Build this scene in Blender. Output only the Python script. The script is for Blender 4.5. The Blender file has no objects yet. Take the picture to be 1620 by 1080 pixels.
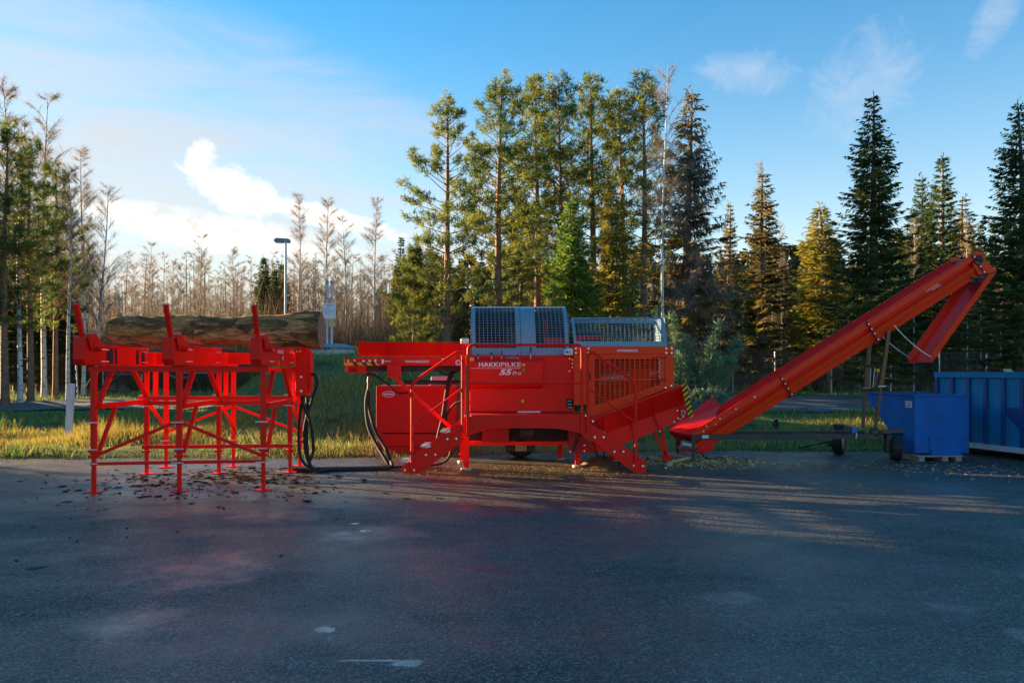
import bpy, math, random
import numpy as np
from mathutils import Vector, Matrix

# ------------------------------------------------------------------ camera, world, sun, exposure
SC = bpy.context.scene
COL = SC.collection
R = math.radians
F, HZ, EYE = 1260.0, 588.0, 1.6          # focal length and horizon row of the 1620 px photograph, eye height in metres
cam = bpy.data.objects.new('camera', bpy.data.cameras.new('camera'))
COL.objects.link(cam)
cam.location = (0, 0, EYE); cam.rotation_euler = (R(90), 0, 0)
cam.data.lens = F / 1620 * 36; cam.data.sensor_width = 36
cam.data.shift_y = (HZ - 540) / 1620
cam.data.clip_end = 3000
cam.data.dof.use_dof = True; cam.data.dof.focus_distance = 12.8; cam.data.dof.aperture_fstop = 4.0
SC.camera = cam

SUN_EL, SUN_AZ = R(9.5), R(-66)          # azimuth measured from +Y towards +X
to_sun = Vector((math.sin(SUN_AZ) * math.cos(SUN_EL), math.cos(SUN_AZ) * math.cos(SUN_EL), math.sin(SUN_EL)))
world = bpy.data.worlds.new('World'); SC.world = world; world.use_nodes = True
def build_world():
    nt = world.node_tree; N = nt.nodes; L = nt.links; N.clear()
    out = N.new('ShaderNodeOutputWorld'); bg = N.new('ShaderNodeBackground')
    sky = N.new('ShaderNodeTexSky'); sky.sky_type = 'NISHITA'; sky.sun_disc = False
    sky.sun_elevation = SUN_EL; sky.sun_rotation = SUN_AZ
    sky.air_density = 1.0; sky.dust_density = 0.3; sky.ozone_density = 2.0; sky.altitude = 100
    tc = N.new('ShaderNodeTexCoord'); sep = N.new('ShaderNodeSeparateXYZ'); L.new(tc.outputs['Generated'], sep.inputs[0])
    def M(op, a, b=None, c=None, clamp=False):
        n = N.new('ShaderNodeMath'); n.operation = op; n.use_clamp = clamp
        for i, v in enumerate((a, b, c)):
            if v is None: continue
            if isinstance(v, (int, float)): n.inputs[i].default_value = v
            else: L.new(v, n.inputs[i])
        return n.outputs[0]
    x, y, z = sep.outputs[0], sep.outputs[1], sep.outputs[2]
    az = M('MULTIPLY', M('ARCTAN2', x, y), 57.29578)
    el = M('MULTIPLY', M('ARCSINE', z), 57.29578)
    # clouds live in azimuth / elevation space, wispy edges from warped noise
    cmb = N.new('ShaderNodeCombineXYZ'); L.new(az, cmb.inputs[0]); L.new(el, cmb.inputs[1])
    def noise(scale, det, rough, sx=1.0, sy=1.0, off=0.0):
        mp = N.new('ShaderNodeMapping'); mp.inputs['Scale'].default_value = (sx, sy, 1); mp.inputs['Location'].default_value = (off, off, 0)
        L.new(cmb.outputs[0], mp.inputs[0])
        n = N.new('ShaderNodeTexNoise'); n.inputs['Scale'].default_value = scale; n.inputs['Detail'].default_value = det
        n.inputs['Roughness'].default_value = rough; n.inputs['Distortion'].default_value = 0.6
        L.new(mp.outputs[0], n.inputs['Vector']); return n.outputs['Fac']
    n1 = noise(0.42, 9, 0.66, 0.8, 1.0); n2 = noise(0.30, 8, 0.62, 0.25, 1.3, 7.3); n3 = noise(0.50, 9, 0.72, 0.7, 0.8, 3.1)
    def blob(a0, e0, ra, re, slope=0.0):
        da = M('SUBTRACT', az, a0)
        de = M('SUBTRACT', M('SUBTRACT', el, e0), M('MULTIPLY', da, slope))
        q = M('ADD', M('POWER', M('ABSOLUTE', M('DIVIDE', da, ra)), 2.0), M('POWER', M('ABSOLUTE', M('DIVIDE', de, re)), 2.0))
        return M('SUBTRACT', 1.0, q, clamp=True)
    def cloud(mask, nz, lo, gain):
        return M('MULTIPLY', M('MULTIPLY', M('SUBTRACT', M('ADD', mask, M('MULTIPLY', M('SUBTRACT', nz, 0.5), 1.9)), lo), gain, clamp=True), M('MULTIPLY', mask, 6.0, clamp=True))
    white = M('MAXIMUM', cloud(M('MAXIMUM', M('MAXIMUM', blob(-19.4, 12.4, 4.6, 2.3, -0.22), blob(-21.4, 13.6, 1.5, 2.4, 0.4)), blob(-13.0, 10.6, 8.0, 1.2, -0.22)), n1, 0.42, 1.9),
              cloud(blob(-21.0, 9.3, 15.0, 1.9, -0.10), n2, 0.42, 1.6))
    wisp = M('MULTIPLY', cloud(M('MAXIMUM', M('MAXIMUM', blob(24.0, 18.6, 5.4, 4.6, 0.30), blob(16.3, 19.8, 5.0, 2.2, -0.12)), blob(31.0, 20.6, 2.4, 2.4, 0.7)), n3, 0.52, 1.2), 0.38)
    veil = M('MULTIPLY', cloud(blob(-40.0, 3.0, 50.0, 23.0), n2, -0.2, 0.85), 0.78)
    def mix(fac, a, col):
        m = N.new('ShaderNodeMix'); m.data_type = 'RGBA'; L.new(fac, m.inputs['Factor'])
        L.new(a, m.inputs[6]); m.inputs[7].default_value = col; return m.outputs[2]
    hs = N.new('ShaderNodeHueSaturation'); hs.inputs['Saturation'].default_value = 1.58; hs.inputs['Hue'].default_value = 0.496; hs.inputs['Value'].default_value = 0.55; L.new(sky.outputs[0], hs.inputs['Color'])
    haze = M('MULTIPLY', M('EXPONENT', M('MULTIPLY', M('MAXIMUM', el, 0.0), -1 / 10.5)), 0.90)
    c = mix(haze, hs.outputs[0], (2.05, 1.80, 1.56, 1))
    c = mix(veil, c, (1.34, 1.26, 1.20, 1))
    cm = N.new('ShaderNodeMix'); cm.data_type = 'RGBA'; cm.inputs[6].default_value = (1.5, 1.45, 1.42, 1); cm.inputs[7].default_value = (2.4, 2.3, 2.1, 1)
    L.new(M('MULTIPLY', M('SUBTRACT', n3, 0.36), 5.0, clamp=True), cm.inputs['Factor'])
    mw = N.new('ShaderNodeMix'); mw.data_type = 'RGBA'; L.new(white, mw.inputs['Factor']); L.new(c, mw.inputs[6]); L.new(cm.outputs[2], mw.inputs[7]); c = mw.outputs[2]
    c = mix(wisp, c, (1.45, 1.45, 1.55, 1))
    L.new(c, bg.inputs['Color']); bg.inputs['Strength'].default_value = 0.125
    L.new(bg.outputs[0], out.inputs[0])
build_world()
sun = bpy.data.objects.new('sun', bpy.data.lights.new('sun', 'SUN')); COL.objects.link(sun)
sun.data.energy = 5.0; sun.data.angle = R(0.5); sun.data.color = (1.0, 0.72, 0.38)
sun.rotation_euler = to_sun.to_track_quat('Z', 'Y').to_euler()
SC.view_settings.view_transform = 'Standard'; SC.view_settings.look = 'None'
SC.view_settings.exposure = 2.3; SC.view_settings.gamma = 1.0; SC.view_settings.use_curve_mapping = False
SC.render.engine = 'CYCLES'; SC.cycles.max_bounces = 6; SC.cycles.transparent_max_bounces = 6

# ------------------------------------------------------------------ helpers
random.seed(5); RNG = np.random.default_rng(11)
def P(px, py, Y): return Vector(((px - 810) / F * Y, Y, EYE + (HZ - py) / F * Y))
def PX(px, Y): return (px - 810) / F * Y
def PZ(py, Y): return EYE + (HZ - py) / F * Y
def sstep(a, b, x):
    t = np.clip((x - a) / (b - a), 0, 1); return t * t * (3 - 2 * t)

def tag(o, label=None, cat=None, group=None, kind=None):
    if label: o['label'] = label
    if cat: o['category'] = cat
    if group: o['group'] = group
    if kind: o['kind'] = kind
    return o
def thing(name, loc, label, cat, group=None, rz=0.0):
    o = bpy.data.objects.new(name, None); COL.objects.link(o)
    o.location = loc; o.rotation_euler = (0, 0, rz); o.empty_display_size = 0.2
    o['world_m'] = 0; del o['world_m']
    return tag(o, label, cat, group)
def root_matrix(o):
    m = Matrix.Translation(o.location) @ o.rotation_euler.to_matrix().to_4x4()
    if o.parent: m = root_matrix(o.parent) @ m
    return m

class MB:
    """collects shapes in world coordinates (or local=True ones) and links them as one mesh"""
    def __init__(s): s.v = []; s.f = []; s.sm = []
    def add(s, vs, fs, smooth=False):
        b = len(s.v); s.v += [tuple(p) for p in vs]; s.f += [tuple(b + i for i in f) for f in fs]; s.sm += [smooth] * len(fs); return s
    def box(s, lo, hi):
        x0, y0, z0 = lo; x1, y1, z1 = hi
        return s.add([(x0, y0, z0), (x1, y0, z0), (x1, y1, z0), (x0, y1, z0), (x0, y0, z1), (x1, y0, z1), (x1, y1, z1), (x0, y1, z1)],
                     [(0, 3, 2, 1), (4, 5, 6, 7), (0, 1, 5, 4), (1, 2, 6, 5), (2, 3, 7, 6), (3, 0, 4, 7)])
    def pbox(s, x0, y0, x1, y1, Y, d):     # pixel rectangle at depth Y, d thick away from the camera
        return s.box((PX(x0, Y), Y, PZ(y1, Y)), (PX(x1, Y), Y + d, PZ(y0, Y)))
    def prism(s, pts, ext):                # planar polygon pushed along ext
        pts = [Vector(p) for p in pts]; e = Vector(ext); n = len(pts)
        nrm = Vector((0, 0, 0))
        for i in range(n): nrm += pts[i].cross(pts[(i + 1) % n])
        if nrm.dot(e) > 0: pts = pts[::-1]
        vs = pts + [p + e for p in pts]
        fs = [tuple(range(n)), tuple(range(2 * n - 1, n - 1, -1))] + [(i, i + n, (i + 1) % n + n, (i + 1) % n) for i in range(n)]
        return s.add(vs, fs)
    def ppoly(s, pix, Y, d): return s.prism([P(x, y, Y) for x, y in pix], (0, d, 0))
    def beam(s, a, b, w, h=None, up=(0, 0, 1)):
        a = Vector(a); b = Vector(b); h = h or w; d = (b - a).normalized(); u = Vector(up)
        if abs(d.dot(u)) > 0.98: u = Vector((0, 1, 0))
        r = d.cross(u).normalized() * w / 2; t = r.cross(d).normalized() * h / 2
        vs = [a - r - t, a + r - t, a + r + t, a - r + t, b - r - t, b + r - t, b + r + t, b - r + t]
        return s.add(vs, [(0, 1, 2, 3)[::1], (7, 6, 5, 4), (0, 4, 5, 1), (1, 5, 6, 2), (2, 6, 7, 3), (3, 7, 4, 0)])
    def tube(s, pts, r, n=8, cap=True):
        pts = [Vector(p) for p in pts]; m = len(pts)
        rs = r if isinstance(r, (list, tuple)) else [r] * m
        vs = []; fs = []; u = None
        for i, p in enumerate(pts):
            d = (pts[min(i + 1, m - 1)] - pts[max(i - 1, 0)]).normalized()
            if u is None: u = d.orthogonal().normalized()
            u = (u - d * u.dot(d)).normalized(); w = d.cross(u)
            for k in range(n):
                a = 2 * math.pi * k / n; vs.append(p + (u * math.cos(a) + w * math.sin(a)) * rs[i])
        for i in range(m - 1):
            for k in range(n):
                k2 = (k + 1) % n; fs.append((i * n + k, i * n + k2, (i + 1) * n + k2, (i + 1) * n + k))
        s.add(vs, fs, True)
        if cap:
            s.add(vs[:n], [tuple(range(n - 1, -1, -1))]); s.add(vs[-n:], [tuple(range(n))])
        return s
    def cyl(s, a, b, r, n=16): return s.tube([a, b], r, n)
    def ring(s, c, axis, r0, r1, t, n=24): # flat washer
        c = Vector(c); ax = Vector(axis).normalized(); u = ax.orthogonal().normalized(); w = ax.cross(u); vs = []; fs = []
        for k in range(n):
            a = 2 * math.pi * k / n; d = u * math.cos(a) + w * math.sin(a)
            vs += [c + d * r0 - ax * t / 2, c + d * r1 - ax * t / 2, c + d * r1 + ax * t / 2, c + d * r0 + ax * t / 2]
        for k in range(n):
            for j in range(4):
                a, b = k * 4 + j, k * 4 + (j + 1) % 4; k2 = ((k + 1) % n) * 4
                fs.append((a, b, k2 + (j + 1) % 4, k2 + j))
        return s.add(vs, fs, True)
    def lathe(s, c, axis, prof, n=32):     # prof: (radius, along)
        c = Vector(c); ax = Vector(axis).normalized(); u = ax.orthogonal().normalized(); w = ax.cross(u); vs = []; fs = []; m = len(prof)
        for k in range(n):
            a = 2 * math.pi * k / n; d = u * math.cos(a) + w * math.sin(a)
            vs += [c + d * r + ax * h for r, h in prof]
        for k in range(n):
            k2 = (k + 1) % n
            for j in range(m - 1): fs.append((k * m + j, k2 * m + j, k2 * m + j + 1, k * m + j + 1))
        return s.add(vs, fs, True)
    def build(s, name, mat, parent=None, local=False, bevel=0.0):
        me = bpy.data.meshes.new(name)
        vs = s.v
        if parent is not None and not local:
            im = root_matrix(parent).inverted(); vs = [im @ Vector(p) for p in vs]
        me.from_pydata([tuple(p) for p in vs], [], s.f); me.materials.append(mat)
        me.polygons.foreach_set('use_smooth', s.sm); me.update()
        o = bpy.data.objects.new(name, me); COL.objects.link(o)
        if parent is not None: o.parent = parent
        if bevel:
            md = o.modifiers.new('bevel', 'BEVEL'); md.width = bevel; md.segments = 2; md.limit_method = 'ANGLE'; md.angle_limit = R(40)
        return o

def fillet(pts, rad, n=5):
    pts = [Vector(p) for p in pts]; out = [pts[0]]
    for i in range(1, len(pts) - 1):
        a, b, c = pts[i - 1], pts[i], pts[i + 1]
        r = min(rad, (a - b).length * .45, (c - b).length * .45)
        p0 = b + (a - b).normalized() * r; p1 = b + (c - b).normalized() * r
        for k in range(n + 1):
            t = k / n; out.append(p0 * (1 - t) ** 2 + b * 2 * t * (1 - t) + p1 * t * t)
    return out + [pts[-1]]
def spline(pts, n=8):
    pts = [Vector(p) for p in pts]; q = [pts[0] * 2 - pts[1]] + pts + [pts[-1] * 2 - pts[-2]]; out = []
    for i in range(1, len(q) - 2):
        a, b, c, d = q[i - 1:i + 3]
        for k in range(n):
            t = k / n
            out.append(0.5 * ((2 * b) + (c - a) * t + (2 * a - 5 * b + 4 * c - d) * t * t + (3 * b - a - 3 * c + d) * t ** 3))
    return out + [pts[-1]]

def mesh_np(name, V, Fc, mat, parent=None, col=None, smooth=False):
    """numpy arrays -> object; Fc (n,3) or (n,4)"""
    me = bpy.data.meshes.new(name); k = Fc.shape[1]
    me.vertices.add(len(V)); me.vertices.foreach_set('co', V.astype(np.float32).ravel())
    me.loops.add(Fc.size); me.loops.foreach_set('vertex_index', Fc.astype(np.int32).ravel())
    me.polygons.add(len(Fc)); me.polygons.foreach_set('loop_start', np.arange(0, Fc.size, k, dtype=np.int32))
    me.polygons.foreach_set('use_smooth', np.full(len(Fc), smooth))
    if col is not None:
        at = me.color_attributes.new('tint', 'FLOAT_COLOR', 'POINT'); at.data.foreach_set('color', col.astype(np.float32).ravel())
    me.update(calc_edges=True); me.validate()
    if mat: me.materials.append(mat)
    o = bpy.data.objects.new(name, me); COL.objects.link(o)
    if parent is not None: o.parent = parent
    return o

# ------------------------------------------------------------------ materials
MATS = {}
def mat(name, col, rough=0.5, metal=0.0, var=0.12, vscale=6.0, bump=0.0, bscale=60.0, coat=0.0, col2=None, spec=0.5, rvar=0.0):
    m = bpy.data.materials.new(name); m.use_nodes = True; nt = m.node_tree; N = nt.nodes; L = nt.links
    b = N['Principled BSDF']; b.inputs['Roughness'].default_value = rough; b.inputs['Metallic'].default_value = metal
    b.inputs['Specular IOR Level'].default_value = spec
    if coat: b.inputs['Coat Weight'].default_value = coat; b.inputs['Coat Roughness'].default_value = 0.12
    tc = N.new('ShaderNodeTexCoord'); nz = N.new('ShaderNodeTexNoise'); nz.inputs['Scale'].default_value = vscale
    nz.inputs['Detail'].default_value = 6; nz.inputs['Roughness'].default_value = 0.62
    L.new(tc.outputs['Object'], nz.inputs['Vector'])
    mx = N.new('ShaderNodeMix'); mx.data_type = 'RGBA'
    rp = N.new('ShaderNodeMapRange'); rp.inputs[1].default_value = 0.3; rp.inputs[2].default_value = 0.7
    L.new(nz.outputs['Fac'], rp.inputs[0]); L.new(rp.outputs[0], mx.inputs['Factor'])
    c2 = col2 or tuple(min(1, c * (1 + var)) for c in col); c1 = col if col2 else tuple(c * (1 - var) for c in col)
    mx.inputs[6].default_value = (*c1, 1); mx.inputs[7].default_value = (*c2, 1)
    L.new(mx.outputs[2], b.inputs['Base Color'])
    if rvar:
        r2 = N.new('ShaderNodeMapRange'); r2.inputs[3].default_value = max(0, rough - rvar); r2.inputs[4].default_value = rough + rvar
        r2.inputs[1].default_value = 0.3; r2.inputs[2].default_value = 0.7
        L.new(nz.outputs['Fac'], r2.inputs[0]); L.new(r2.outputs[0], b.inputs['Roughness'])
    if bump:
        n2 = N.new('ShaderNodeTexNoise'); n2.inputs['Scale'].default_value = bscale; n2.inputs['Detail'].default_value = 5
        L.new(tc.outputs['Object'], n2.inputs['Vector'])
        bp = N.new('ShaderNodeBump'); bp.inputs['Strength'].default_value = bump; bp.inputs['Distance'].default_value = 0.02
        L.new(n2.outputs['Fac'], bp.inputs['Height']); L.new(bp.outputs[0], b.inputs['Normal'])
    MATS[name] = m; return m
RED = mat('red_paint', (0.86, 0.011, 0.005), 0.42, var=0.08, vscale=3, spec=0.18, rvar=0.06, bump=0.03, bscale=5)
RED_LIT = mat('red_paint_lit', (0.94, 0.048, 0.006), 0.42, var=0.06, vscale=2, spec=0.18, rvar=0.06, bump=0.03, bscale=5)  # same red paint, with the orange of its brighter-lit faces mixed into the colour
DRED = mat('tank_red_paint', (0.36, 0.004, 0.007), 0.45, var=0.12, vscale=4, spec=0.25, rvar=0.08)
SLATE = mat('slate_grey_paint', (0.15, 0.25, 0.34), 0.42, var=0.07, vscale=4, coat=0.15)
GALV = mat('galvanised_steel', (0.42, 0.45, 0.48), 0.42, 0.7, var=0.15, vscale=20)
WIRE = mat('weathered_wire', (0.20, 0.21, 0.22), 0.6, 0.3, var=0.15)
BOLT = mat('bright_bolts', (0.75, 0.75, 0.75), 0.3, 0.6, var=0.1)
BLACK = mat('black_steel', (0.018, 0.018, 0.020), 0.45, var=0.3, vscale=8, rvar=0.12)
RUBBER = mat('black_rubber', (0.012, 0.012, 0.013), 0.75, var=0.25, vscale=20, bump=0.1)
BELT = mat('belt_rubber', (0.03, 0.022, 0.02), 0.7, var=0.3, vscale=10)
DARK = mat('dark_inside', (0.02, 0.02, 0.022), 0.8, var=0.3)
YEL = mat('yellow_paint', (0.80, 0.45, 0.02), 0.45, var=0.08)
WHITE = mat('white_print', (0.82, 0.80, 0.84), 0.5, var=0.03)
GREENP = mat('green_plastic', (0.16, 0.35, 0.08), 0.5)
BLUEP = mat('blue_plastic', (0.03, 0.12, 0.40), 0.5)
BRASS = mat('zinc_yellow_steel', (0.10, 0.072, 0.04), 0.42, 0.55, var=0.25, vscale=12, rvar=0.1)
BRONZE = mat('brown_steel', (0.10, 0.055, 0.03), 0.45, 0.4, var=0.3, vscale=12)
CHAINM = mat('oiled_chain', (0.16, 0.10, 0.06), 0.5, 0.5, var=0.3, vscale=30)
CONC = mat('concrete', (0.42, 0.43, 0.43), 0.85, var=0.18, vscale=6, bump=0.2, bscale=30)
BLUELID = mat('blue_grey_lid', (0.16, 0.24, 0.32), 0.5, var=0.1)
POSTW = mat('pale_post_paint', (0.45, 0.52, 0.60), 0.6, var=0.15, vscale=5)
SKIPB = mat('skip_blue_paint', (0.007, 0.12, 0.42), 0.5, var=0.22, vscale=3, spec=0.2, rvar=0.1)
WOODF = mat('fresh_wood', (0.55, 0.38, 0.18), 0.8, var=0.25, vscale=9, bump=0.2)
WOODG = mat('grey_wood', (0.30, 0.27, 0.22), 0.85, var=0.3, vscale=9, bump=0.3)
STICK = mat('pale_sticker', (0.62, 0.68, 0.74), 0.5, var=0.05)
CREAM = mat('cream_paint', (0.50, 0.42, 0.24), 0.5)
TARP = mat('white_plastic_sheet', (0.70, 0.74, 0.80), 0.5, var=0.1, bump=0.2, bscale=8)
INK = mat('grey_print', (0.16, 0.18, 0.24), 0.6)

def grime(m, col, lo, hi, scale, amount, stretch=(1, 1, 1)):
    nt = m.node_tree; N = nt.nodes; L = nt.links; b = N['Principled BSDF']; src = b.inputs['Base Color'].links[0].from_socket
    tc = N.new('ShaderNodeTexCoord'); mp = N.new('ShaderNodeMapping'); mp.inputs['Scale'].default_value = stretch; L.new(tc.outputs['Object'], mp.inputs[0])
    nz = N.new('ShaderNodeTexNoise'); nz.inputs['Scale'].default_value = scale; nz.inputs['Detail'].default_value = 9; nz.inputs['Roughness'].default_value = .72; L.new(mp.outputs[0], nz.inputs['Vector'])
    r = N.new('ShaderNodeMapRange'); r.inputs[1].default_value = lo; r.inputs[2].default_value = hi; r.inputs[4].default_value = amount; L.new(nz.outputs['Fac'], r.inputs[0])
    mx = N.new('ShaderNodeMix'); mx.data_type = 'RGBA'; L.new(r.outputs[0], mx.inputs['Factor']); L.new(src, mx.inputs[6]); mx.inputs[7].default_value = (*col, 1); L.new(mx.outputs[2], b.inputs['Base Color'])
for m_ in (RED, RED_LIT): grime(m_, (.30, .05, .025), .54, .72, 5.0, .4); grime(m_, (.40, .22, .12), .64, .68, 26.0, .25)
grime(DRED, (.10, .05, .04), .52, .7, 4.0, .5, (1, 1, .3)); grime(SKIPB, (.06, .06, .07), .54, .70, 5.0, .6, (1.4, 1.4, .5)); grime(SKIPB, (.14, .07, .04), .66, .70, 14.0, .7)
grime(SLATE, (.10, .10, .09), .55, .7, 5.0, .4); grime(BLACK, (.09, .07, .05), .52, .66, 9.0, .6)
def container_mat():
    m = mat('container_blue_paint', (0.008, 0.23, 0.46), 0.55, var=0.2, vscale=2.2, rvar=0.08, col2=(0.006, 0.17, 0.37), spec=.2)
    nt = m.node_tree; N = nt.nodes; L = nt.links; b = N['Principled BSDF']
    src = b.inputs['Base Color'].links[0].from_socket
    tc = N.new('ShaderNodeTexCoord'); nz = N.new('ShaderNodeTexNoise'); nz.inputs['Scale'].default_value = 4.5; nz.inputs['Detail'].default_value = 8
    nz.inputs['Roughness'].default_value = 0.7; L.new(tc.outputs['Object'], nz.inputs['Vector'])
    r = N.new('ShaderNodeMapRange'); r.inputs[1].default_value = 0.66; r.inputs[2].default_value = 0.72; L.new(nz.outputs['Fac'], r.inputs[0])
    mx = N.new('ShaderNodeMix'); mx.data_type = 'RGBA'; L.new(r.outputs[0], mx.inputs['Factor']); L.new(src, mx.inputs[6]); mx.inputs[7].default_value = (0.10, 0.075, 0.06, 1)
    L.new(mx.outputs[2], b.inputs['Base Color']); return m
CONTB = container_mat()
CONTD = mat('container_dark_blue_paint', (0.010, 0.065, 0.22), 0.5, var=0.15, vscale=3)

def foliage_mat(name, c1, c2, trans=0.35, rough=0.6):
    m = bpy.data.materials.new(name); m.use_nodes = True; nt = m.node_tree; N = nt.nodes; L = nt.links; N.clear()
    out = N.new('ShaderNodeOutputMaterial'); d = N.new('ShaderNodeBsdfPrincipled'); t = N.new('ShaderNodeBsdfTranslucent'); ms = N.new('ShaderNodeMixShader')
    d.inputs['Roughness'].default_value = rough; d.inputs['Specular IOR Level'].default_value = 0.25
    tc = N.new('ShaderNodeTexCoord'); nz = N.new('ShaderNodeTexNoise'); nz.inputs['Scale'].default_value = 1.6; nz.inputs['Detail'].default_value = 4
    L.new(tc.outputs['Object'], nz.inputs['Vector'])
    oi = N.new('ShaderNodeObjectInfo'); ad = N.new('ShaderNodeMath'); ad.operation = 'MULTIPLY_ADD'; ad.inputs[1].default_value = 0.3; ad.use_clamp = True
    L.new(oi.outputs['Random'], ad.inputs[0]); sb = N.new('ShaderNodeMapRange'); sb.inputs[1].default_value = 0.36; sb.inputs[2].default_value = 0.66; sb.inputs[3].default_value = -0.15; sb.inputs[4].default_value = 0.85
    L.new(nz.outputs['Fac'], sb.inputs[0]); L.new(sb.outputs[0], ad.inputs[2])
    mx = N.new('ShaderNodeMix'); mx.data_type = 'RGBA'; L.new(ad.outputs[0], mx.inputs['Factor'])
    mx.inputs[6].default_value = (*c1, 1); mx.inputs[7].default_value = (*c2, 1)
    L.new(mx.outputs[2], d.inputs['Base Color']); L.new(mx.outputs[2], t.inputs['Color'])
    ms.inputs[0].default_value = trans; L.new(d.outputs[0], ms.inputs[1]); L.new(t.outputs[0], ms.inputs[2]); L.new(ms.outputs[0], out.inputs[0])
    return m
NEEDLE_P = foliage_mat('pine_needles', (0.035, 0.09, 0.034), (0.27, 0.27, 0.04), .5)  # second tone carries the gold of sunlit crown parts in its colour
NEEDLE_S = foliage_mat('spruce_needles', (0.022, 0.06, 0.028), (0.11, 0.14, 0.03), .45)
NEEDLE_B = foliage_mat('fresh_spruce_needles', (0.08, 0.17, 0.03), (0.22, 0.27, 0.04), .5)
NEEDLE_Y = foliage_mat('sunlit_yellow_needles', (0.16, 0.17, 0.03), (0.34, 0.27, 0.035), .5)  # spruce needles with the yellow of the low sun put into the colour
NEEDLE_J = foliage_mat('juniper_needles', (0.14, 0.22, 0.12), (0.24, 0.32, 0.15), .4)
NEEDLE_D = foliage_mat('dry_sunlit_needles', (0.05, 0.065, 0.03), (0.30, 0.20, 0.045), .5)  # brown dry needles; second tone also has golden sunlight put into it
TWIG = foliage_mat('bare_twigs', (0.20, 0.145, 0.11), (0.36, 0.27, 0.20), 0.3)
DTWIG = foliage_mat('grey_dead_twigs', (0.12, 0.105, 0.10), (0.22, 0.19, 0.17), 0.1)
SHRUB = foliage_mat('thicket_twigs', (0.13, 0.088, 0.055), (0.30, 0.20, 0.115), 0.3)
PINEBARK = mat('pine_bark', (0.20, 0.11, 0.065), 0.9, var=0.4, vscale=5, bump=0.5, bscale=14)
SPRUCEBARK = mat('spruce_bark', (0.13, 0.10, 0.085), 0.9, var=0.35, vscale=5, bump=0.5, bscale=14)
def birch_bark():
    m = mat('birch_bark', (0.60, 0.58, 0.55), 0.75, var=0.12, vscale=4); nt = m.node_tree; N = nt.nodes; L = nt.links; b = N['Principled BSDF']
    src = b.inputs['Base Color'].links[0].from_socket
    tc = N.new('ShaderNodeTexCoord'); mp = N.new('ShaderNodeMapping'); mp.inputs['Scale'].default_value = (5, 5, 9); L.new(tc.outputs['Object'], mp.inputs[0])
    nz = N.new('ShaderNodeTexNoise'); nz.inputs['Scale'].default_value = 1.0; nz.inputs['Detail'].default_value = 5; nz.inputs['Roughness'].default_value = 0.7; L.new(mp.outputs[0], nz.inputs['Vector'])
    r = N.new('ShaderNodeMapRange'); r.inputs[1].default_value = 0.55; r.inputs[2].default_value = 0.60; L.new(nz.outputs['Fac'], r.inputs[0])
    mx = N.new('ShaderNodeMix'); mx.data_type = 'RGBA'; L.new(r.outputs[0], mx.inputs['Factor']); L.new(src, mx.inputs[6]); mx.inputs[7].default_value = (0.035, 0.03, 0.028, 1)
    L.new(mx.outputs[2], b.inputs['Base Color']); return m
BIRCHBARK = birch_bark()
def tint_mat(name, rough=0.7, trans=0.3):
    m = bpy.data.materials.new(name); m.use_nodes = True; nt = m.node_tree; N = nt.nodes; L = nt.links; N.clear()
    out = N.new('ShaderNodeOutputMaterial'); d = N.new('ShaderNodeBsdfDiffuse'); t = N.new('ShaderNodeBsdfTranslucent'); ms = N.new('ShaderNodeMixShader')
    a = N.new('ShaderNodeAttribute'); a.attribute_name = 'tint'
    L.new(a.outputs['Color'], d.inputs[0]); L.new(a.outputs['Color'], t.inputs[0]); ms.inputs[0].default_value = trans
    L.new(d.outputs[0], ms.inputs[1]); L.new(t.outputs[0], ms.inputs[2]); L.new(ms.outputs[0], out.inputs[0]); return m
GRASSM = tint_mat('grass_blades'); LITTERM = tint_mat('litter', trans=0.0)

def ground_mat():
    m = bpy.data.materials.new('meadow_soil'); m.use_nodes = True; nt = m.node_tree; N = nt.nodes; L = nt.links; b = N['Principled BSDF']
    b.inputs['Roughness'].default_value = 0.95; b.inputs['Specular IOR Level'].default_value = 0.1
    tc = N.new('ShaderNodeTexCoord')
    def nz(s, d=6):
        n = N.new('ShaderNodeTexNoise'); n.inputs['Scale'].default_value = s; n.inputs['Detail'].default_value = d; n.inputs['Roughness'].default_value = 0.65
        L.new(tc.outputs['Object'], n.inputs['Vector']); return n.outputs['Fac']
    cr = N.new('ShaderNodeValToRGB'); L.new(nz(0.9), cr.inputs[0]); e = cr.color_ramp.elements
    e[0].position = 0.32; e[0].color = (0.05, 0.07, 0.025, 1); e[1].position = 0.72; e[1].color = (0.13, 0.095, 0.045, 1)
    k = e.new(0.5); k.color = (0.12, 0.155, 0.05, 1)
    L.new(cr.outputs[0], b.inputs['Base Color'])
    bp = N.new('ShaderNodeBump'); bp.inputs['Strength'].default_value = 0.8; bp.inputs['Distance'].default_value = 0.06; L.new(nz(7, 8), bp.inputs['Height']); L.new(bp.outputs[0], b.inputs['Normal'])
    return m
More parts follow.
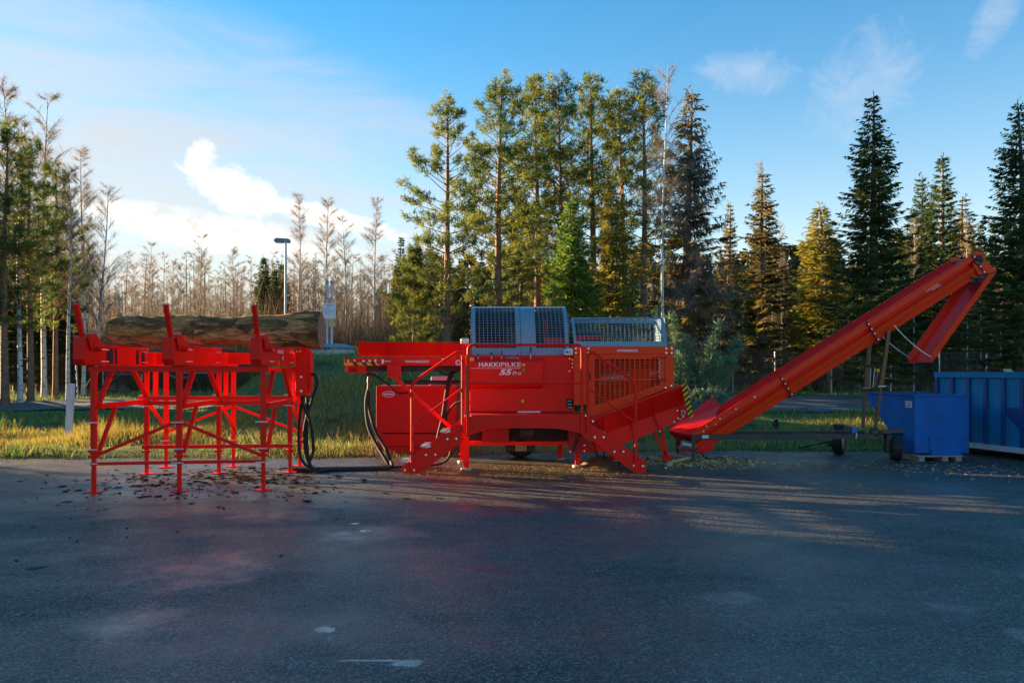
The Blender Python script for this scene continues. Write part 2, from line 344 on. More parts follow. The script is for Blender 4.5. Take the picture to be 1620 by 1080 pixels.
def asphalt_mat():
    m = bpy.data.materials.new('wet_asphalt'); m.use_nodes = True; nt = m.node_tree; N = nt.nodes; L = nt.links; b = N['Principled BSDF']
    tc = N.new('ShaderNodeTexCoord')
    def nz(s, d=6, rough=0.6, sc=(1, 1, 1)):
        mp = N.new('ShaderNodeMapping'); mp.inputs['Scale'].default_value = sc; L.new(tc.outputs['Object'], mp.inputs[0])
        n = N.new('ShaderNodeTexNoise'); n.inputs['Scale'].default_value = s; n.inputs['Detail'].default_value = d; n.inputs['Roughness'].default_value = rough
        L.new(mp.outputs[0], n.inputs['Vector']); return n.outputs['Fac']
    def rng(v, a, bb, c, d):
        r = N.new('ShaderNodeMapRange'); r.inputs[1].default_value = a; r.inputs[2].default_value = bb; r.inputs[3].default_value = c; r.inputs[4].default_value = d; L.new(v, r.inputs[0]); return r.outputs[0]
    wet = nz(0.45, 7, 0.62, (0.7, 1.0, 1)); fine = nz(55, 4, 0.75); mid = nz(3.0, 6, 0.65)
    vo = N.new('ShaderNodeTexVoronoi'); vo.inputs['Scale'].default_value = 62; L.new(tc.outputs['Object'], vo.inputs['Vector'])
    sv = N.new('ShaderNodeSeparateColor'); L.new(vo.outputs['Color'], sv.inputs[0])
    st = N.new('ShaderNodeValToRGB'); L.new(sv.outputs[0], st.inputs[0]); e = st.color_ramp.elements; e[0].position = 0.0; e[0].color = (.04, .037, .033, 1); e[1].position = 1.0; e[1].color = (.34, .30, .25, 1)
    for p_, c_ in ((.45, .13), (.78, .19), (.93, .26)): k_ = e.new(p_); k_.color = (c_, c_ * .88, c_ * .74, 1)
    mx = N.new('ShaderNodeMix'); mx.data_type = 'RGBA'; mx.inputs[6].default_value = (0.020, 0.019, 0.018, 1); L.new(st.outputs[0], mx.inputs[7])
    L.new(rng(vo.outputs['Distance'], 0.62, 0.40, 0, 1), mx.inputs['Factor'])
    m2 = N.new('ShaderNodeMix'); m2.data_type = 'RGBA'; m2.blend_type = 'MULTIPLY'; m2.inputs['Factor'].default_value = 1.0
    L.new(mx.outputs[2], m2.inputs[6])
    cr = N.new('ShaderNodeValToRGB'); L.new(mid, cr.inputs[0]); cr.color_ramp.elements[0].position = 0.3; cr.color_ramp.elements[0].color = (0.7, 0.7, 0.7, 1); cr.color_ramp.elements[1].position = 0.7; cr.color_ramp.elements[1].color = (1.25, 1.22, 1.18, 1)
    L.new(cr.outputs[0], m2.inputs[7]); L.new(m2.outputs[2], b.inputs['Base Color'])
    ad = N.new('ShaderNodeMath'); ad.operation = 'ADD'; L.new(rng(wet, 0.38, 0.62, 0.20, 0.58), ad.inputs[0]); L.new(rng(mid, 0.3, 0.7, -0.06, 0.08), ad.inputs[1])
    b.inputs['Specular IOR Level'].default_value = 0.35
    # shallow puddles: ellipses with noisy rims where the film of water stands
    sp = N.new('ShaderNodeSeparateXYZ'); L.new(tc.outputs['Object'], sp.inputs[0]); rim = nz(3.5, 6, 0.65)
    def M(op, p, q=None, clamp=False):
        n = N.new('ShaderNodeMath'); n.operation = op; n.use_clamp = clamp
        for i, v in enumerate((p, q)):
            if v is None: continue
            if isinstance(v, (int, float)): n.inputs[i].default_value = v
            else: L.new(v, n.inputs[i])
        return n.outputs[0]
    def spots_(lst):
      pool = None
      for px, py, rx, ry in lst:
        Yc = EYE * F / (py - HZ); Xc = PX(px, Yc); rX = rx / F * Yc; rY = ry / (py - HZ) * Yc
        dx = M('DIVIDE', M('SUBTRACT', sp.outputs[0], Xc), rX); dy = M('DIVIDE', M('SUBTRACT', sp.outputs[1], Yc), rY)
        e = M('SUBTRACT', 1.0, M('ADD', M('MULTIPLY', dx, dx), M('MULTIPLY', dy, dy))); pool = e if pool is None else M('MAXIMUM', pool, e)
      return pool
    pool = M('MULTIPLY', M('ADD', spots_(((515, 996, 20, 5), (521, 1009.5, 15, 2.5), (645, 1049, 30, 6), (580, 1044, 60, 2.0), (575, 839, 22, 3), (562, 828, 10, 1.5))), M('MULTIPLY', M('SUBTRACT', rim, 0.52), 6.0)), 1.3, clamp=True)
    sheen = M('MULTIPLY', M('ADD', spots_(((330, 900, 130, 40), (440, 815, 90, 14), (210, 985, 110, 36), (590, 845, 110, 18), (1500, 962, 70, 10), (1165, 947, 80, 14), (600, 738, 120, 8), (1250, 735, 200, 14), (1640, 1010, 40, 20))), M('MULTIPLY', M('SUBTRACT', rim, 0.5), 3.0)), 0.8, clamp=True)
    rr = N.new('ShaderNodeMix'); L.new(pool, rr.inputs[0]); L.new(M('SUBTRACT', ad.outputs[0], M('MULTIPLY', sheen, 0.08)), rr.inputs[2]); rr.inputs[3].default_value = 0.18; L.new(rr.outputs[0], b.inputs['Roughness'])
    bp = N.new('ShaderNodeBump'); bp.inputs['Distance'].default_value = 0.012; bp.invert = True; L.new(vo.outputs['Distance'], bp.inputs['Height']); L.new(M('MULTIPLY', rng(wet, 0.35, 0.6, 0.3, 0.85), M('SUBTRACT', 1.0, M('MAXIMUM', pool, M('MULTIPLY', sheen, 0.6)))), bp.inputs['Strength'])
    b2 = N.new('ShaderNodeBump'); b2.inputs['Distance'].default_value = 0.02; L.new(nz(22, 4), b2.inputs['Height']); L.new(bp.outputs[0], b2.inputs['Normal']); L.new(M('MULTIPLY', M('SUBTRACT', 1.0, pool), 0.5), b2.inputs['Strength'])
    film = M('MAXIMUM', M('MAXIMUM', rng(wet, 0.40, 0.60, 0.42, 0.06), sheen), pool); L.new(film, b.inputs['Coat Weight']); b.inputs['Coat IOR'].default_value = 1.4
    L.new(M('SUBTRACT', rng(mid, 0.3, 0.7, 0.30, 0.42), M('MAXIMUM', M('MULTIPLY', sheen, 0.06), M('MULTIPLY', pool, 0.16))), b.inputs['Coat Roughness'])
    b3 = N.new('ShaderNodeBump'); b3.inputs['Distance'].default_value = 0.006; b3.inputs['Strength'].default_value = 0.25; L.new(nz(30, 3), b3.inputs['Height']); L.new(b3.outputs[0], b.inputs['Coat Normal'])
    L.new(b2.outputs[0], b.inputs['Normal']); return m
def water_mat():
    m = mat('puddle_water', (0.02, 0.022, 0.024), 0.12, var=0.1, spec=0.5); return m
GROUND = ground_mat(); ASPH = asphalt_mat(); WATER = water_mat()
GRAVEL = mat('wet_gravel', (0.06, 0.055, 0.05), 0.75, vscale=2.5, bump=0.9, bscale=18, col2=(0.17, 0.165, 0.16))
FARROAD = mat('far_road_asphalt', (0.16, 0.17, 0.18), 0.6, var=0.1, vscale=1)

# ------------------------------------------------------------------ terrain
def hnoise(x, y):
    return 0.035 * np.sin(x * 1.3 + 2 * np.sin(y * .7)) + 0.03 * np.sin(y * 1.7 + 1.3 * np.sin(x * .9 + 1)) + 0.02 * np.sin(x * 3.1 + y * 2.3)
def edge_y(x): return 14.85 + 1.35 * sstep(-4, 3.5, x) + 0.10 * np.sin(x * 1.7) + 0.06 * np.sin(x * 4.3 + 1)
def hgt(x, y):
    x = np.asarray(x, float); y = np.asarray(y, float)
    e = edge_y(x); g = sstep(0, 1.0, y - e)
    base = -0.05 + 0.10 * g + 0.48 * sstep(18, 40, y)
    r = np.sqrt(((x + 4.2) / 6.0) ** 2 + ((y - 25.2) / 8.6) ** 2)
    return base + 2.0 * sstep(1.0, 0.28, r) + hnoise(x, y) * g * np.where(y > 42, 1.6, 0.9)
def H(x, y): return float(hgt(x, y))
def grid_sheet(name, xs, ys, zf, m, kind='structure'):
    X, Y = np.meshgrid(xs, ys); Z = zf(X, Y); V = np.stack([X, Y, Z], -1).reshape(-1, 3); nx = len(xs); ny = len(ys)
    i = np.arange((ny - 1) * (nx - 1)); a = (i // (nx - 1)) * nx + i % (nx - 1)
    o = mesh_np(name, V, np.stack([a, a + 1, a + nx + 1, a + nx], -1), m, smooth=True); o['kind'] = kind; return o
xs = np.unique(np.concatenate([np.linspace(-900, -60, 15), np.linspace(-60, -24, 25), np.arange(-24, 24, 0.4), np.linspace(24, 60, 25), np.linspace(60, 900, 15)]))
ys = np.unique(np.concatenate([np.linspace(-300, 0, 8), np.arange(0, 14, 2.0), np.arange(14, 40, 0.35), np.linspace(40, 100, 31), np.linspace(100, 1500, 16)]))
grid_sheet('ground', xs, ys, hgt, GROUND)
# asphalt yard with an uneven far edge
xa = np.concatenate([np.linspace(-90, -20, 20), np.arange(-20, 20, 0.2), np.linspace(20, 90, 20)])
tt = np.array([0, .3, .6, .8, .9, .95, .98, .99, .995, 1.0])
Xa, Ta = np.meshgrid(xa, tt); Ya = -60 + (edge_y(Xa) + 0.05 * np.sin(Xa * 9.1) + 60) * Ta
Va = np.stack([Xa, Ya, np.where(Ta >= .999, -0.012, 0.0)], -1).reshape(-1, 3); nx = len(xa)
i = np.arange((len(tt) - 1) * (nx - 1)); a = (i // (nx - 1)) * nx + i % (nx - 1)
o = mesh_np('asphalt_yard', Va, np.stack([a, a + 1, a + nx + 1, a + nx], -1), ASPH); o['kind'] = 'structure'
def drape(name, c0, c1, m, lift, n=60, k=8, kind='structure'):
    """ribbon between two polylines given as functions of t, laid on the terrain"""
    t = np.linspace(0, 1, n); A = np.array([c0(v) for v in t]); B = np.array([c1(v) for v in t]); s = np.linspace(0, 1, k)[:, None, None]
    XY = A[None] * (1 - s) + B[None] * s; Z = hgt(XY[..., 0], XY[..., 1]) + lift
    V = np.concatenate([XY, Z[..., None]], -1).reshape(-1, 3)
    i = np.arange((k - 1) * (n - 1)); a = (i // (n - 1)) * n + i % (n - 1)
    o = mesh_np(name, V, np.stack([a, a + 1, a + n + 1, a + n], -1), m, smooth=True); o['kind'] = kind; return o
drape('gravel_track', lambda t: (-34 + 27 * t, 21.0 + 9.5 * t + .35 * math.sin(t * 21)), lambda t: (-34 + 27 * t, 27.6 + 7.5 * t + .4 * math.sin(t * 17 + 1)), GRAVEL, 0.05, 90, 24)
drape('gravel_road', lambda t: (4 + 40 * t, 26.8 + .3 * math.sin(t * 25)), lambda t: (4 + 40 * t, 36.5 + .3 * math.sin(t * 19)), GRAVEL, 0.05, 120, 30)
drape('far_road', lambda t: (-60 + 46 * t, 54.0), lambda t: (-60 + 46 * t, 66.0), FARROAD, 0.12, 60, 12)

def puddle(name, pts, z, m=WATER):
    n = len(pts); V = np.array([(x, y, z) for x, y in pts] + [(np.mean([p[0] for p in pts]), np.mean([p[1] for p in pts]), z)])
    Fc = np.array([(i, (i + 1) % n, n) for i in range(n)]); o = mesh_np(name, V, Fc, m); o['kind'] = 'structure'; return o
def pixloop(pix, z=0.0):
    out = []
    for x, y in pix:
        Y = (EYE - z) * F / (y - HZ); out.append((PX(x, Y), Y))
    return out
def smoothloop(pts, n=4):
    q = [Vector((*p, 0)) for p in pts]; m = len(q); out = []
    for i in range(m):
        a, b, c, d = q[i - 1], q[i], q[(i + 1) % m], q[(i + 2) % m]
        for k in range(n):
            t = k / n; v = 0.5 * ((2 * b) + (c - a) * t + (2 * a - 5 * b + 4 * c - d) * t * t + (3 * b - a - 3 * c + d) * t ** 3); out.append((v.x, v.y))
    return out
puddle('puddle', smoothloop([(-15.5, 19.6), (-13.2, 19.5), (-11.9, 20.2), (-12.8, 20.8), (-15.6, 21.0)]), H(-13.5, 20.2) + 0.05)

# ------------------------------------------------------------------ trees
def nrm(a): return a / np.maximum(np.linalg.norm(a, axis=-1, keepdims=True), 1e-9)
def blades(Pt, D, Ln, W, rng, tri=True):
    """thin blades from points Pt along D"""
    n = len(Pt); D = nrm(D); rv = rng.normal(size=(n, 3)); S = nrm(np.cross(D, rv)) * (W / 2)[:, None]
    T = Pt + D * Ln[:, None]
    if tri:
        V = np.stack([Pt - S, Pt + S, T], 1).reshape(-1, 3); Fc = np.arange(3 * n).reshape(-1, 3)
    else:
        m = Pt + D * (Ln * .55)[:, None]
        V = np.stack([Pt - S * .5, m - S, T, m + S], 1).reshape(-1, 3); i = np.arange(n)[:, None] * 4
        Fc = np.concatenate([i + np.array([[0, 1, 2]]), i + np.array([[0, 2, 3]])], 0)
    return V, Fc
class NB:
    def __init__(s): s.V = []; s.F = []; s.n = 0
    def add(s, V, Fc): s.V.append(V); s.F.append(Fc + s.n); s.n += len(V)
    def get(s): return np.concatenate(s.V), np.concatenate(s.F)
def trunk_np(nb, pts, rad, n=7):
    pts = np.asarray(pts, float); m = len(pts); a = np.arange(n) * 2 * np.pi / n
    d = np.gradient(pts, axis=0); d = nrm(d); ref = np.array([1.0, 0.13, 0.07]); u = nrm(np.cross(d, ref)); w = np.cross(d, u)
    V = pts[:, None] + (u[:, None] * np.cos(a)[None, :, None] + w[:, None] * np.sin(a)[None, :, None]) * np.asarray(rad)[:, None, None]
    i = np.arange((m - 1) * n); r = i // n; k = i % n; k2 = (k + 1) % n
    A, B, C, D_ = r * n + k, r * n + k2, (r + 1) * n + k2, (r + 1) * n + k
    nb.add(V.reshape(-1, 3), np.concatenate([np.stack([A, B, C], -1), np.stack([A, C, D_], -1)]))
def wob_trunk(h, r0, rng, lean=0.0, n=10, amp=0.01, tip=0.01):
    z = np.linspace(0, h, n); ph = rng.uniform(0, 6, 2)
    x = amp * h * np.sin(z / h * 4 + ph[0]) * (z / h) + lean * z; y = amp * h * np.sin(z / h * 5 + ph[1]) * (z / h)
    r = r0 * (1 - z / h) ** .8 + tip; r[0] *= 1.3; z = z.copy(); z[0] = -0.4
    return np.stack([x, y, z], -1), r

def make_spruce(seed, h=12.0, Rb=2.0, z0=0.08, dens=1.0, droop=0.35, gaps=0.0, wide=1.0, dead=0.0):
    rng = np.random.default_rng(seed); tb = NB(); cb = NB(); db = NB()
    tp, tr = wob_trunk(h, 0.016 * h, rng); trunk_np(tb, tp, tr)
    z = z0 * h; PB = []; DB = []; LB = []; WB = []; DP = []; DD = []; DL = []
    while z < h * 0.985:
        f = (z / h - z0) / (1 - z0); rad = Rb * (1 - f) ** 0.85 * min(1, .55 + 2.2 * f) + 0.08
        nbh = int(rng.integers(5, 8)) if f < .85 else 4
        a0 = rng.uniform(0, 6.28)
        for b in range(nbh):
            if rng.random() < gaps: continue
            L = rad * rng.uniform(.62, 1.15); a = a0 + b * 6.283 / nbh + rng.normal() * .22
            out = np.array([math.cos(a), math.sin(a), 0]); side = np.array([-out[1], out[0], 0])
            up0 = 0.55 * f - droop * (1 - f) * rng.uniform(.6, 1.3)
            ns = max(6, int(L / 0.045 * dens)); s = np.sort(rng.uniform(0.08, 1, ns)); s[-1] = 1.0
            zc = up0 * s * L + 0.22 * L * s ** 3 * (1 - f)
            pt = np.array([0, 0, z]) + out * (s * L)[:, None] + np.array([0, 0, 1]) * zc[:, None]
            pt[:, :2] += np.interp(z, tp[:, 2], tp[:, 0]) * np.array([1, 0]) 
            isdead = rng.random() < dead
            for sg in (-1, 1, 0):
                ln = (0.16 + 0.34 * (1 - s) * min(1, L)) * rng.uniform(.7, 1.3, ns)
                if sg == 0: ln *= 0.7
                d = out * rng.uniform(.35, .9, ns)[:, None] + side * sg * rng.uniform(.6, 1.1, ns)[:, None] + np.array([0, 0, 1]) * rng.uniform(-.75, .12, ns)[:, None]
                if sg == 0: d = out * .5 + np.array([0, 0, -1]) * rng.uniform(-.25, 1.0, ns)[:, None]
                if isdead:
                    k = rng.random(ns) < .8; d2 = d[k] * .5 + np.array([0, 0, -1.0]); DP.append(pt[k]); DD.append(d2); DL.append(ln[k] * 1.5)
                    k = rng.random(ns) < .22; PB.append(pt[k]); DB.append(d[k]); LB.append(ln[k])
                else: PB.append(pt); DB.append(d); LB.append(ln)
            if f < .9: trunk_np(tb, pt[[0, ns // 2, ns - 1]], np.array([.022, .014, .004]) * (1.2 - f), 3)
        z += rng.uniform(.22, .36) * (0.75 + .35 * (1 - f)) * h / 12
    for k in range(14):
        pass
    Pt = np.concatenate(PB); D = np.concatenate(DB); Ln = np.concatenate(LB)
    V, Fc = blades(Pt, D, Ln, 0.052 * wide * rng.uniform(.7, 1.4, len(Pt)), rng, False); cb.add(V, Fc)
    zt = np.linspace(h * .93, h * 1.0, 14); V, Fc = blades(np.stack([np.zeros(14), np.zeros(14), zt], -1), rng.normal(size=(14, 3)) * [.5, .5, .2] + [0, 0, .9], np.full(14, .22), np.full(14, .05), rng, False); cb.add(V, Fc)
    if DP:
        Pd = np.concatenate(DP); V, Fc = blades(Pd, np.concatenate(DD) + rng.normal(size=Pd.shape) * .25, np.concatenate(DL), np.full(len(Pd), .032), rng); db.add(V, Fc)
    return tb.get(), cb.get(), (db.get() if DP else None)

def make_pine(seed, h=12.5, z0=0.36, Rb=1.7, dens=1.0):
    rng = np.random.default_rng(seed); tb = NB(); cb = NB()
    tp, tr = wob_trunk(h, 0.0145 * h, rng, n=14, amp=.008); trunk_np(tb, tp, tr, 8)
    PT = []; PD = []
    z = z0 * h
    while z < h * .99:
        f = (z / h - z0) / (1 - z0); rad = Rb * (np.sin(np.clip(f * 1.08 + .22, 0, 1.3) * 2.4) * .8 + .22) * (1.0 - .45 * f)
        cx = np.interp(z, tp[:, 2], tp[:, 0]); cy = np.interp(z, tp[:, 2], tp[:, 1])
        nbh = int(rng.integers(3, 6)); a0 = rng.uniform(0, 6.28)
        for b in range(nbh):
            L = max(.25, rad * rng.uniform(.45, 1.5)); a = a0 + b * 6.283 / nbh + rng.normal() * .3
            out = np.array([math.cos(a), math.sin(a), 0]); side = np.array([-out[1], out[0], 0]); rise = rng.uniform(-.15, .3) + .75 * f
            s = np.linspace(0, 1, 5); pt = np.array([cx, cy, z]) + out * (s * L)[:, None] + np.array([0, 0, 1]) * (rise * L * s + .1 * L * s * s)[:, None]
            trunk_np(tb, pt, np.array([.032, .026, .02, .013, .006]) * (1.15 - .7 * f), 3)
            nt = int(max(4, L * 17) * dens)
            st = rng.uniform(.42, 1.05, nt) ** .7; sp = (1.15 - st) * .62 * L + .10
            c = np.stack([np.interp(st, s, pt[:, k]) for k in range(3)], -1) + side * (rng.normal(size=nt) * sp * .55)[:, None] + np.array([0, 0, 1]) * (np.abs(rng.normal(size=nt)) * .10 + .02)[:, None]
            PT.append(c); PD.append(out * .55 + np.array([0, 0, .75]) + rng.normal(size=(nt, 3)) * .35)
            # short dead snags low down
        if f < .12:
            a = rng.uniform(0, 6.28, 3)
            for q in a:
                e = np.array([cx + math.cos(q) * .8, cy + math.sin(q) * .8, z - rng.uniform(.4, 1.6)]); trunk_np(tb, np.array([[cx, cy, e[2] - .1], e]), np.array([.018, .004]), 3)
        z += rng.uniform(.24, .56) * (1.1 - .5 * f) * h / 12.5
    zt = np.linspace(h * .9, h, 16); PT.append(np.stack([np.full(16, tp[-1, 0]), np.full(16, tp[-1, 1]), zt], -1) + rng.normal(size=(16, 3)) * [.1, .1, .05]); PD.append(np.tile([0, 0, 1.0], (16, 1)))
    C = np.concatenate(PT); D = nrm(np.concatenate(PD)); k = 11
    Pn = np.repeat(C, k, 0) + rng.normal(size=(len(C) * k, 3)) * .05; Dn = np.repeat(D, k, 0) * .5 + rng.normal(size=(len(C) * k, 3)) * .62
    V, Fc = blades(Pn, Dn, rng.uniform(.13, .27, len(Pn)), rng.uniform(.022, .045, len(Pn)), rng); cb.add(V, Fc)
    return tb.get(), cb.get(), None

def make_birch(seed, h=13.0, z0=0.3, spread=0.17, dens=1.0, r0=0.0085, lean=0.0, tw=.0065):
    rng = np.random.default_rng(seed); tb = NB(); cb = NB()
    tp, tr = wob_trunk(h, r0 * h, rng, lean, 16, .012, .006); trunk_np(tb, tp, tr, 8)
    n1 = int(64 * dens); PT = []; PD = []; PL = []; PW = []
    for i in range(n1):
        f = rng.uniform(0, 1) ** 1.25; z = h * (z0 + (0.985 - z0) * f); c = np.array([np.interp(z, tp[:, 2], tp[:, 0]), np.interp(z, tp[:, 2], tp[:, 1]), z])
        L = h * spread * (1.25 - .95 * f) * rng.uniform(.6, 1.15); a = rng.uniform(0, 6.28); out = np.array([math.cos(a), math.sin(a), 0])
        s = np.linspace(0, 1, 6); up = rng.uniform(1.3, 2.0)
        pt = c + out * (L * (.35 * s + .3 * s * s))[:, None] + np.array([0, 0, 1]) * (L * .62 * (up * s - .5 * s * s))[:, None] + rng.normal(size=(6, 3)) * .03 * L * s[:, None]
        trunk_np(cb, pt, np.array([.018, .013, .010, .007, .004, .002]) * (1.2 - .7 * f) * h / 13, 3)
        m = int(9 * dens) + 2
        for q in range(m):
            t = rng.uniform(.25, 1); b = np.array([np.interp(t, s, pt[:, k]) for k in range(3)]); a2 = a + rng.normal() * .9; o2 = np.array([math.cos(a2), math.sin(a2), 0])
            l2 = L * .45 * rng.uniform(.5, 1.2); s2 = np.linspace(0, 1, 4)
            p2 = b + o2 * (s2 * l2 * .6)[:, None] + np.array([0, 0, 1]) * (l2 * (.95 * s2 - .35 * s2 * s2))[:, None]
            trunk_np(cb, p2, np.array([.008, .006, .004, .002]) * h / 13, 3)
            k = 9; t2 = rng.uniform(.2, 1, k); b2 = np.stack([np.interp(t2, s2, p2[:, j]) for j in range(3)], -1)
            PT.append(b2); PD.append(o2 * .55 + rng.normal(size=(k, 3)) * .45 + np.array([0, 0, .25])); PL.append(rng.uniform(.25, .65, k) * (1.1 - .4 * f) * h / 13)
    Pt = np.concatenate(PT); V, Fc = blades(Pt, np.concatenate(PD), np.concatenate(PL), np.full(len(Pt), tw), rng); cb.add(V, Fc)
    return tb.get(), cb.get(), None

def proto(data, tm, cm, dm=None):
    def me(name, VF, m):
        o = mesh_np(name, VF[0], VF[1], m, smooth=(name == 'trunk')); d = o.data; bpy.data.objects.remove(o); return d
    return (me('trunk', data[0], tm), me('crown', data[1], cm), me('dead_twigs', data[2], dm) if data[2] is not None else None)
SP = [proto(make_spruce(21, 12, 2.1), SPRUCEBARK, NEEDLE_S), proto(make_spruce(22, 12, 1.75, droop=.5), SPRUCEBARK, NEEDLE_S),
      proto(make_spruce(23, 12, 1.5, gaps=.18, z0=.12), SPRUCEBARK, NEEDLE_D), proto(make_spruce(24, 12, 2.3, droop=.25), SPRUCEBARK, NEEDLE_S),
      proto(make_spruce(25, 7, 1.7, z0=.03, wide=.8, dens=1.3), SPRUCEBARK, NEEDLE_B), proto(make_spruce(26, 8, 1.3, z0=.05, wide=.8, dens=1.2), SPRUCEBARK, NEEDLE_Y),
      proto(make_spruce(27, 12, 2.1, gaps=.12, z0=.1, dead=.62), SPRUCEBARK, NEEDLE_D, DTWIG), proto(make_spruce(28, 10, 1.9, dens=.7, wide=1.4), SPRUCEBARK, NEEDLE_S)]
PI = [proto(make_pine(41, 12.5, .28, 1.8, .8), PINEBARK, NEEDLE_P), proto(make_pine(42, 12.5, .3, 1.9, .8), PINEBARK, NEEDLE_P),
      proto(make_pine(43, 12.5, .40, 1.6, .75), PINEBARK, NEEDLE_P), proto(make_pine(44, 12.5, .45, 1.5, .75), PINEBARK, NEEDLE_P), proto(make_pine(45, 8, .10, 1.7), PINEBARK, NEEDLE_P)]
BI = [proto(make_birch(61, 13, .3, .14), BIRCHBARK, TWIG), proto(make_birch(62, 13, .38, .12), BIRCHBARK, TWIG), proto(make_birch(63, 13, .25, .16), BIRCHBARK, TWIG),
      proto(make_birch(64, 13, .3, .17, lean=.06), BIRCHBARK, TWIG), proto(make_birch(65, 13, .45, .13, .7, .007), BIRCHBARK, TWIG)]
PH = {id(p): h for p, h in zip(SP + PI + BI, [12, 12, 12, 12, 7, 8, 12, 10, 12.5, 12.5, 12.5, 12.5, 8, 13, 13, 13, 13, 13])}
def tree(name, pr, px, top, Y, label, cat='tree', group=None, rz=None, wide=1.0, X=None):
    x = PX(px, Y) if X is None else X; g = H(x, Y); h = PZ(top, Y) - g; s = h / PH[id(pr)]
    o = thing(name, (x, Y, g - .02), label, cat, group, random.uniform(0, 6.28) if rz is None else rz); o.scale = (s * wide, s * wide, s)
    for nm, d in zip(('trunk', 'crown', 'dead_twigs'), pr):
        if d is None: continue
        c = bpy.data.objects.new(nm, d); COL.objects.link(c); c.parent = o
    return o
CP = 'pines of the central stand'
tree('pine_tree', PI[0], 708, 158, 33, 'tall pine with bare reddish trunk, leftmost of the central pine stand', group=CP)
tree('pine_tree', PI[1], 790, 133, 35, 'broad sunlit pine, second from left in the central stand', group=CP, wide=1.05)
tree('pine_tree', PI[2], 850, 126, 38, 'tall pine, third from left in the central stand', group=CP)
tree('pine_tree', PI[1], 888, 131, 36.5, 'dark full pine in the middle of the central stand, fourth from left', group=CP, rz=2.5, wide=.9)
tree('pine_tree', PI[3], 938, 128, 39, 'slender pine with high crown, fifth from left in the central stand', group=CP)
tree('pine_tree', PI[2], 985, 145, 40, 'pine just left of the tallest right-hand pine of the central stand', group=CP, rz=4)
tree('pine_tree', PI[3], 1018, 126, 38, 'rightmost pine of the central stand beside the thin white birch', group=CP, rz=1)
tree('pine_tree', PI[4], 655, 395, 37, 'young low pine at the left foot of the central stand', group=CP)
tree('pine_tree', PI[4], 825, 330, 40, 'young pine half hidden behind the grey hood in the central stand', group=CP)
tree('spruce_tree', SP[4], 905, 318, 28.5, 'bright green young spruce behind the two grey cages')
tree('spruce_tree', SP[5], 967, 285, 29.5, 'yellow-green sunlit young spruce behind the right-hand grey cage')
tree('spruce_tree', SP[6], 1088, 140, 33, 'half-dead spruce with hanging grey twigs beside the white birch', wide=1.3)
tree('birch_tree', BI[4], 1050, 98, 30.5, 'bare birch with thin white trunk rising behind the right-hand grey cage', wide=.75)
tree('spruce_tree', SP[2], 1152, 318, 41, 'slim spruce in the shade right of the half-dead spruce')
tree('spruce_tree', SP[2], 1206, 268, 40, 'narrow brownish sunlit spruce standing above the conveyor middle', wide=1.6)
tree('birch_tree', BI[1], 1203, 262, 41.5, 'bare birch growing inside the narrow brownish spruce', wide=.5)
tree('spruce_tree', SP[5], 1298, 322, 44, 'yellow-green sunlit conifer left of the biggest spruce', wide=1.6)
tree('spruce_tree', SP[0], 1383, 150, 34, 'biggest dark green spruce with perfect cone shape behind the conveyor', wide=1.22)
tree('spruce_tree', SP[3], 1456, 276, 43, 'spruce directly right of the biggest cone-shaped spruce', wide=1.05)
tree('spruce_tree', SP[1], 1492, 246, 41, 'dark pointed spruce left of the conveyor head', wide=1.3)
tree('spruce_tree', SP[2], 1527, 308, 45, 'rusty brown spruce behind the conveyor head', wide=1.6)
tree('spruce_tree', SP[3], 1613, 158, 32, 'large spruce cut by the right picture edge', wide=1.2)
tree('spruce_tree', SP[1], 1572, 350, 44, 'shaded spruce between the rusty spruce and the right-edge spruce', rz=2)
LP = 'trees at the left edge'
tree('pine_tree', PI[1], 8, 200, 29.5, 'dark pine at the very left picture edge', group=LP, wide=.9)
tree('pine_tree', PI[0], 48, 222, 31, 'dark pine second from the left picture edge', group=LP, rz=3, wide=.9)
tree('pine_tree', PI[1], 88, 262, 34, 'dark pine just right of the tall left-hand birch', group=LP, rz=1.2, wide=.8)
tree('birch_tree', BI[0], 6, 130, 33, 'white-barked birch at the very left picture edge', group=LP)
tree('birch_tree', BI[2], 70, 150, 35, 'tall white-barked birch by the leaning fence post at left', group=LP, rz=0.5)
tree('birch_tree', BI[3], 150, 288, 40, 'slender birch leaning right, above the first stake of the log deck', group=LP, rz=0.0)
tree('birch_tree', BI[2], 32, 190, 30.5, 'white-barked birch between the two leftmost dark pines', group=LP, rz=2)
tree('birch_tree', BI[0], 108, 262, 33.5, 'white-barked birch right of the leaning fence post', group=LP, rz=4)
tree('birch_tree', BI[1], 132, 240, 37, 'slim birch just left of the leaning birch', group=LP, rz=3)
tree('birch_tree', BI[1], 105, 300, 43, 'thin birch between the tall left birch and the leaning birch', group=LP)
for px, top, Y, b, lb in ((472, 312, 52, 1, 'birch with fine bare crown rising right of the street lamp'), (520, 312, 55, 0, 'bare birch directly behind the twin-pipe mast'),
                       (546, 345, 50, 2, 'bushy bare birch just right of the twin-pipe mast'), (594, 318, 51, 1, 'bare birch standing alone above the infeed conveyor'),
                       (318, 372, 58, 2, 'bare birch above the left half of the log'), (368, 392, 58, 0, 'bare birch above the middle of the log'), (236, 384, 60, 2, 'bare birch above the log end at left')):
    tree('birch_tree', BI[b], px, top, Y, lb)
